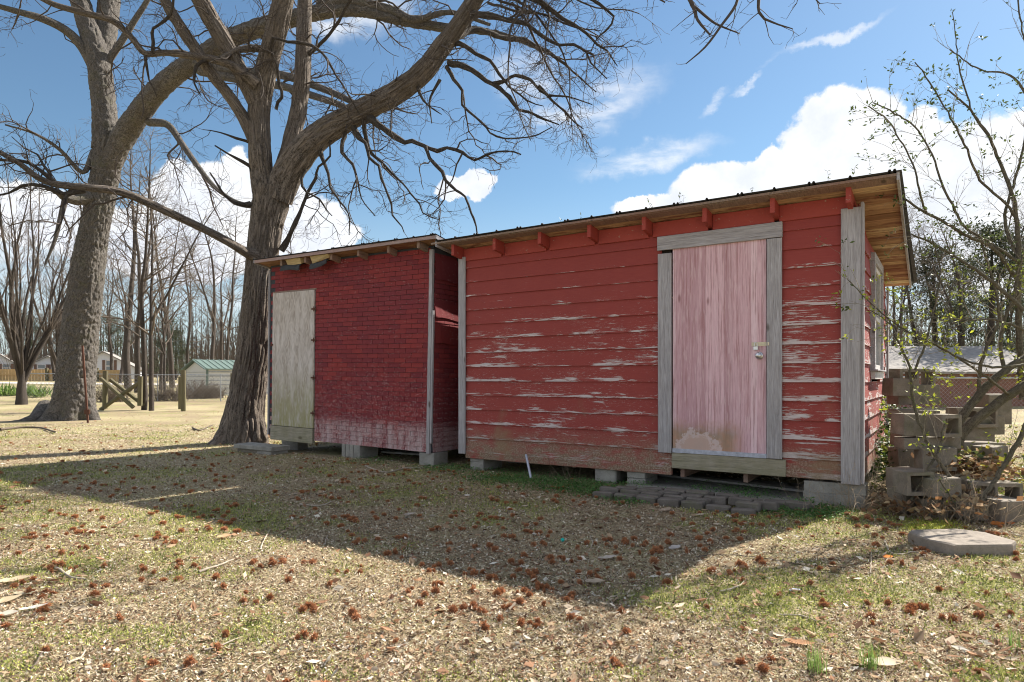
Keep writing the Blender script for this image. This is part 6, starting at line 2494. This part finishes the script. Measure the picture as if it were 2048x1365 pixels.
# two tufts of fresh grass at the lower right
for k, (px, py, lab) in enumerate(((1632, 1352, 'left tuft of fresh green grass blades at the bottom right of the lawn'), (1742, 1345, 'right tuft of fresh green grass blades at the bottom right of the lawn'), (2025, 1300, 'small tuft of grass near the lower right corner'))):
    g = GP(px, py)
    n = 70 if k < 2 else 30
    m = 5
    base = np.stack([rn.normal(0, .020, n), rn.normal(0, .020, n), np.zeros(n)], 1)
    yaw = rn.random(n) * 6.28
    lean = rn.uniform(.05, .45, n)
    L = rn.uniform(.07, .15, n)
    V, Q = [], []
    for i in range(n):
        for j in range(m):
            u = j / (m - 1)
            c_ = base[i] + np.array([math.cos(yaw[i]), math.sin(yaw[i]), 0]) * L[i] * lean[i] * u * u + np.array([0, 0, L[i] * u * (1 - .15 * u)])
            w_ = .0016 * (1 - u * .9)
            sd3 = np.array([-math.sin(yaw[i]), math.cos(yaw[i]), 0]) * w_
            V += [c_ - sd3, c_ + sd3]
            if j:
                b_ = (i * m + j) * 2
                Q.append((b_ - 2, b_ - 1, b_ + 1, b_))
    cols = np.repeat(np.array([[.20, .30, .08]]) * rn.uniform(.6, 1.5, (n, 1)), m * 2, 0)
    tag(link('grass_tuft', arr_mesh('grass_tuft', np.array(V), [np.array(Q)], col=cols), M['greenleaf'], None, tuple(g)), lab, 'grass tuft')

# ------------------------------------------------------------------ burrs
def burr_mesh(seed):
    rb_ = np.random.default_rng(seed)
    V, T, C = [], [], []
    n = 11
    # lumpy core of bristle bases
    lat = 5
    for i in range(lat + 1):
        for j in range(n):
            th, ph = math.pi * i / lat, 2 * math.pi * j / n
            r = .019 * rb_.uniform(.85, 1.1)
            V.append((r * math.sin(th) * math.cos(ph), r * math.sin(th) * math.sin(ph), r * math.cos(th) * .8))
            C.append((.19, .08, .04))
    for i in range(lat):
        for j in range(n):
            a, b_, c_, d = i * n + j, i * n + (j + 1) % n, (i + 1) * n + (j + 1) % n, (i + 1) * n + j
            T += [(a, b_, c_), (a, c_, d)]
    for _ in range(230):
        u = rb_.normal(0, 1, 3)
        u /= np.linalg.norm(u)
        u[2] *= .8
        s = np.cross(u, rb_.normal(0, 1, 3))
        s /= np.linalg.norm(s)
        k = len(V)
        r1 = rb_.uniform(.024, .031)
        tip = u * r1 + rb_.normal(0, .004, 3)
        V += [tuple(u * .015 - s * .0022), tuple(u * .015 + s * .0022), tuple(tip)]
        c = np.array([.48, .21, .095]) * rb_.uniform(.6, 1.5)
        C += [tuple(c * .8), tuple(c * .8), tuple(c)]
        T.append((k, k + 1, k + 2))
    return arr_mesh('burr', np.array(V), [np.array(T)], col=np.array(C))


BURR = [burr_mesh(s) for s in (1, 2, 3, 4)]
for b_ in BURR:
    b_.materials.append(M['burr'])
n = 3400
X, Y = scatter(n, 2.1, 17, rn, 1.0)
s_, t_ = local(X, Y)
dens = np.where(in_shade(X, Y), 1.0, .50) + .8 * np.exp(-((X + .5) ** 2 + (Y - 6.3) ** 2) / 4)
cl = fbm2(X, Y, 1.6, 2, 51.0)
keep = (rn.random(n) < dens * np.clip((cl - .33) * 3.2, .1, 1.2)) & ~on_slab(X, Y) & ~under_shed(X, Y) & (Y < 15)
X, Y = X[keep], Y[keep]
# some lie in twos and threes
m = len(X) // 4
X = np.concatenate([X, X[:m] + rn.normal(0, .05, m)])
Y = np.concatenate([Y, Y[:m] + rn.normal(0, .035, m)])
vis = (np.abs(X) < .785 * Y) & (Y > 2.42)
order = np.argsort(np.where(vis, Y, Y + 100))
X, Y = X[order], Y[order]
sh = in_shade(X, Y)
print('burrs', len(X), 'visible', vis.sum())
NB = min(len(X), 290)
for i in range(NB):
    o = link('burr', BURR[i % 4], None, None, (X[i], Y[i], ghs(X[i], Y[i]) + rn.uniform(.006, .018)), (rn.uniform(0, 6), rn.uniform(0, 6), rn.uniform(0, 6)))
    k = rn.uniform(.6, 1.15)
    o.scale = (k, k * rn.uniform(.8, 1.1), k * rn.uniform(.55, 1))
    if sh[i]:
        tag(o, 'round reddish brown spiky burr lying on the shaded lawn before the sheds', 'burr', 'spiky burrs on the shaded lawn')
    else:
        tag(o, 'round reddish brown spiky burr lying on the sunlit lawn', 'burr', 'spiky burrs on the sunlit lawn')
if len(X) > NB:
    src = BURR[0]
    vb = np.empty(len(src.vertices) * 3, dtype=np.float32)
    src.vertices.foreach_get('co', vb)
    vb = vb.reshape(-1, 3)
    fb = np.array([list(p.vertices) for p in src.polygons])
    cb = np.empty(len(src.vertices) * 4, dtype=np.float32)
    src.color_attributes['Col'].data.foreach_get('color', cb)
    cb = cb.reshape(-1, 4)[:, :3]
    VV, FF, CC = [], [], []
    for i in range(NB, len(X)):
        a = rn.random() * 6.28
        R_ = np.array([[math.cos(a), -math.sin(a), 0], [math.sin(a), math.cos(a), 0], [0, 0, rn.uniform(.6, 1)]]) * rn.uniform(.6, 1.15)
        VV.append(vb @ R_.T + np.array([X[i], Y[i], ghs(X[i], Y[i]) + .016]))
        FF.append(fb + len(VV[0]) * (i - NB))
        CC.append(cb)
    tag(link('far_burrs', arr_mesh('far_burrs', np.concatenate(VV), [np.concatenate(FF)], col=np.concatenate(CC)), M['burr']), kind='stuff')

# ------------------------------------------------------------------ sticks, big leaves and odd things on the lawn
M['stick'] = material('pale_dead_stick', m_plain, col=(.40, .34, .27), rough=.9, sc=50)
M['darkstick'] = material('dark_dead_stick', m_plain, col=(.12, .095, .075), rough=.9, sc=50)


def stick(pxs, r, label, mat='stick'):
    pts = [GP(a, b_, r * .9 + .006) for a, b_ in pxs]
    p_, r_ = smooth_path([tuple(p) for p in pts], [r * (1 - .45 * i / (len(pts) - 1)) for i in range(len(pts))], .03)
    p_ = p_ + rn.normal(0, .0015, p_.shape)
    g = Geo()
    g.tube(p_, r_, 6)
    c = p_.mean(0)
    tag(link('stick', g.mesh('stick', tuple(c)), M[mat], None, tuple(c)), label, 'stick')


stick([(398, 1147), (425, 1138), (467, 1124)], .009, 'pale straight stick on the sunlit lawn right of two burrs, left of the shadow edge')
stick([(112, 1137), (138, 1154), (172, 1163)], .008, 'grey bent stick on the sunlit lawn near the left side')
stick([(406, 1308), (440, 1300), (478, 1286)], .006, 'thin pale stick low on the lawn below the straight one')
stick([(136, 1327), (160, 1318), (170, 1302)], .006, 'short curved pale stick near the bottom left of the lawn')
stick([(60, 1338), (74, 1326), (84, 1305)], .006, 'forked grey stick at the bottom left of the lawn', 'darkstick')
stick([(730, 935), (770, 946), (810, 938), (850, 936)], .010, 'pale wavy stick on the shaded ground before the smaller shed')
stick([(600, 1012), (640, 1013), (668, 1004)], .008, 'curved stick in the shade left of the middle')
stick([(1180, 1073), (1185, 1090), (1172, 1110)], .004, 'thin twig standing crooked on the shaded lawn')
stick([(1390, 1118), (1440, 1111), (1520, 1116), (1600, 1131), (1700, 1139)], .004, 'long thin brown twig arching over the sunlit lawn at the right', 'darkstick')
stick([(1440, 1190), (1478, 1180), (1490, 1163)], .006, 'pale forked twig on the sunlit lawn below the shadow tip')
stick([(1770, 1085), (1778, 1105), (1796, 1112), (1830, 1108), (1850, 1112)], .006, 'pale crooked twig left of the lone concrete slab')
stick([(1742, 1150), (1742, 1130), (1744, 1095)], .004, 'thin upright looking pale twig left of the lone slab')
stick([(650, 1095), (655, 1075), (670, 1070)], .004, 'thin dry twig at the edge of the shadow left of the middle')
stick([(0, 862), (40, 858), (80, 858), (110, 866)], .03, 'dark dead branch lying at the root of the scaly tree', 'darkstick')
stick([(385, 858), (400, 862), (425, 852)], .02, 'dark stick on the grass left of the furrowed trunk', 'darkstick')
stick([(1560, 1235), (1600, 1238), (1635, 1250)], .005, 'pale thin twig on the sunlit lawn right of the shadow tip')
stick([(520, 1105), (528, 1085), (540, 1062)], .006, 'pale upright twig lying in the sunlit leaves below the shadow edge')


def big_leaf(px, py, L, Wd, yaw, col, label, curl=.35):
    g = GP(px, py, .008)
    m = 7
    V, Q = [], []
    for j in range(m):
        u = j / (m - 1)
        w_ = Wd * .5 * math.sin(math.pi * min(1, u * .93 + .05)) ** .7 * (1 + .18 * math.sin(j * 2.3))
        x = (u - .5) * L
        z = curl * L * (u - .5) ** 2 + .004
        V += [(x, -w_, z + .35 * w_), (x, 0, z), (x, w_, z + .35 * w_)]
        if j:
            b_ = j * 3
            Q += [(b_ - 3, b_ - 2, b_ + 1, b_), (b_ - 2, b_ - 1, b_ + 2, b_ + 1)]
    c = np.tile(np.array([col]), (len(V), 1)) * np.random.default_rng(px).uniform(.85, 1.15, (len(V), 1))
    tag(link('fallen_leaf', arr_mesh('fallen_leaf', np.array(V), [np.array(Q)], True, col=c), M['leafcol'], None, tuple(g), (.05, -.1, yaw)), label, 'leaf')


for args in ((30, 1164, .16, .08, .3, (.62, .50, .34), 'big pale curled leaf at the left edge of the lawn'), (50, 1190, .13, .05, -.2, (.66, .56, .38), 'long pale leaf just below the big curled one at the left edge'),
             (12, 1205, .14, .07, .9, (.60, .48, .32), 'broad tan leaf cut by the left edge of the view'), (8, 1235, .13, .07, .1, (.66, .60, .50), 'grey tan leaf at the left edge below the broad tan one'),
             (68, 1220, .12, .04, .5, (.62, .58, .52), 'narrow grey leaf near the left edge of the lawn'), (450, 1078, .10, .07, .4, (.66, .40, .24), 'orange tan leaf on the lawn below the shadow edge left of the middle'),
             (1996, 1052, .11, .09, .2, (.60, .22, .06), 'bright orange leaf behind the lone slab'), (2018, 1050, .09, .07, 1.2, (.50, .17, .06), 'second orange leaf at the right end behind the lone slab'),
             (1777, 1118, .06, .05, .2, (.70, .24, .05), 'small bright orange leaf left of the lone slab'), (1590, 1187, .06, .04, .1, (.75, .76, .82), 'small white leaf like scrap on the sunlit lawn at the right'),
             (1350, 1100, .10, .06, .6, (.56, .50, .46), 'big pale leaf in the shade right of the middle'), (1215, 1120, .12, .05, .2, (.55, .47, .40), 'long pale leaf in the shade near the shadow tip'),
             (1190, 1170, .11, .07, -.3, (.48, .38, .28), 'tan leaf in the shade near the shadow tip'), (820, 1030, .10, .05, .3, (.52, .44, .38), 'pale leaf in the middle of the shaded lawn'),
             (1330, 1022, .13, .07, .5, (.45, .35, .26), 'tan curled leaf against the left paving bricks'), (1400, 1030, .10, .04, 0, (.55, .47, .36), 'long pale leaf before the paving bricks'),
             (1600, 1300, .12, .05, -.6, (.48, .27, .15), 'brown curled leaf near the bottom right of the lawn'), (1770, 1340, .13, .07, -.3, (.70, .60, .45), 'large pale leaf at the bottom right of the lawn')):
    big_leaf(*args)
# small teal ball
g = GP(1125, 1083, .012)
mb = MB()
mb.lathe([(0, -.014), (.008, -.012), (.013, -.006), (.0145, 0), (.013, .006), (.008, .012), (0, .014)], 12)
M['teal'] = material('teal_plastic', m_plain, col=(.01, .42, .36), rough=.35, var=.1)
tag(mb.build('plastic_ball', M['teal'], None, smooth=True, loc=tuple(g)), 'tiny teal plastic ball on the shaded lawn', 'ball')
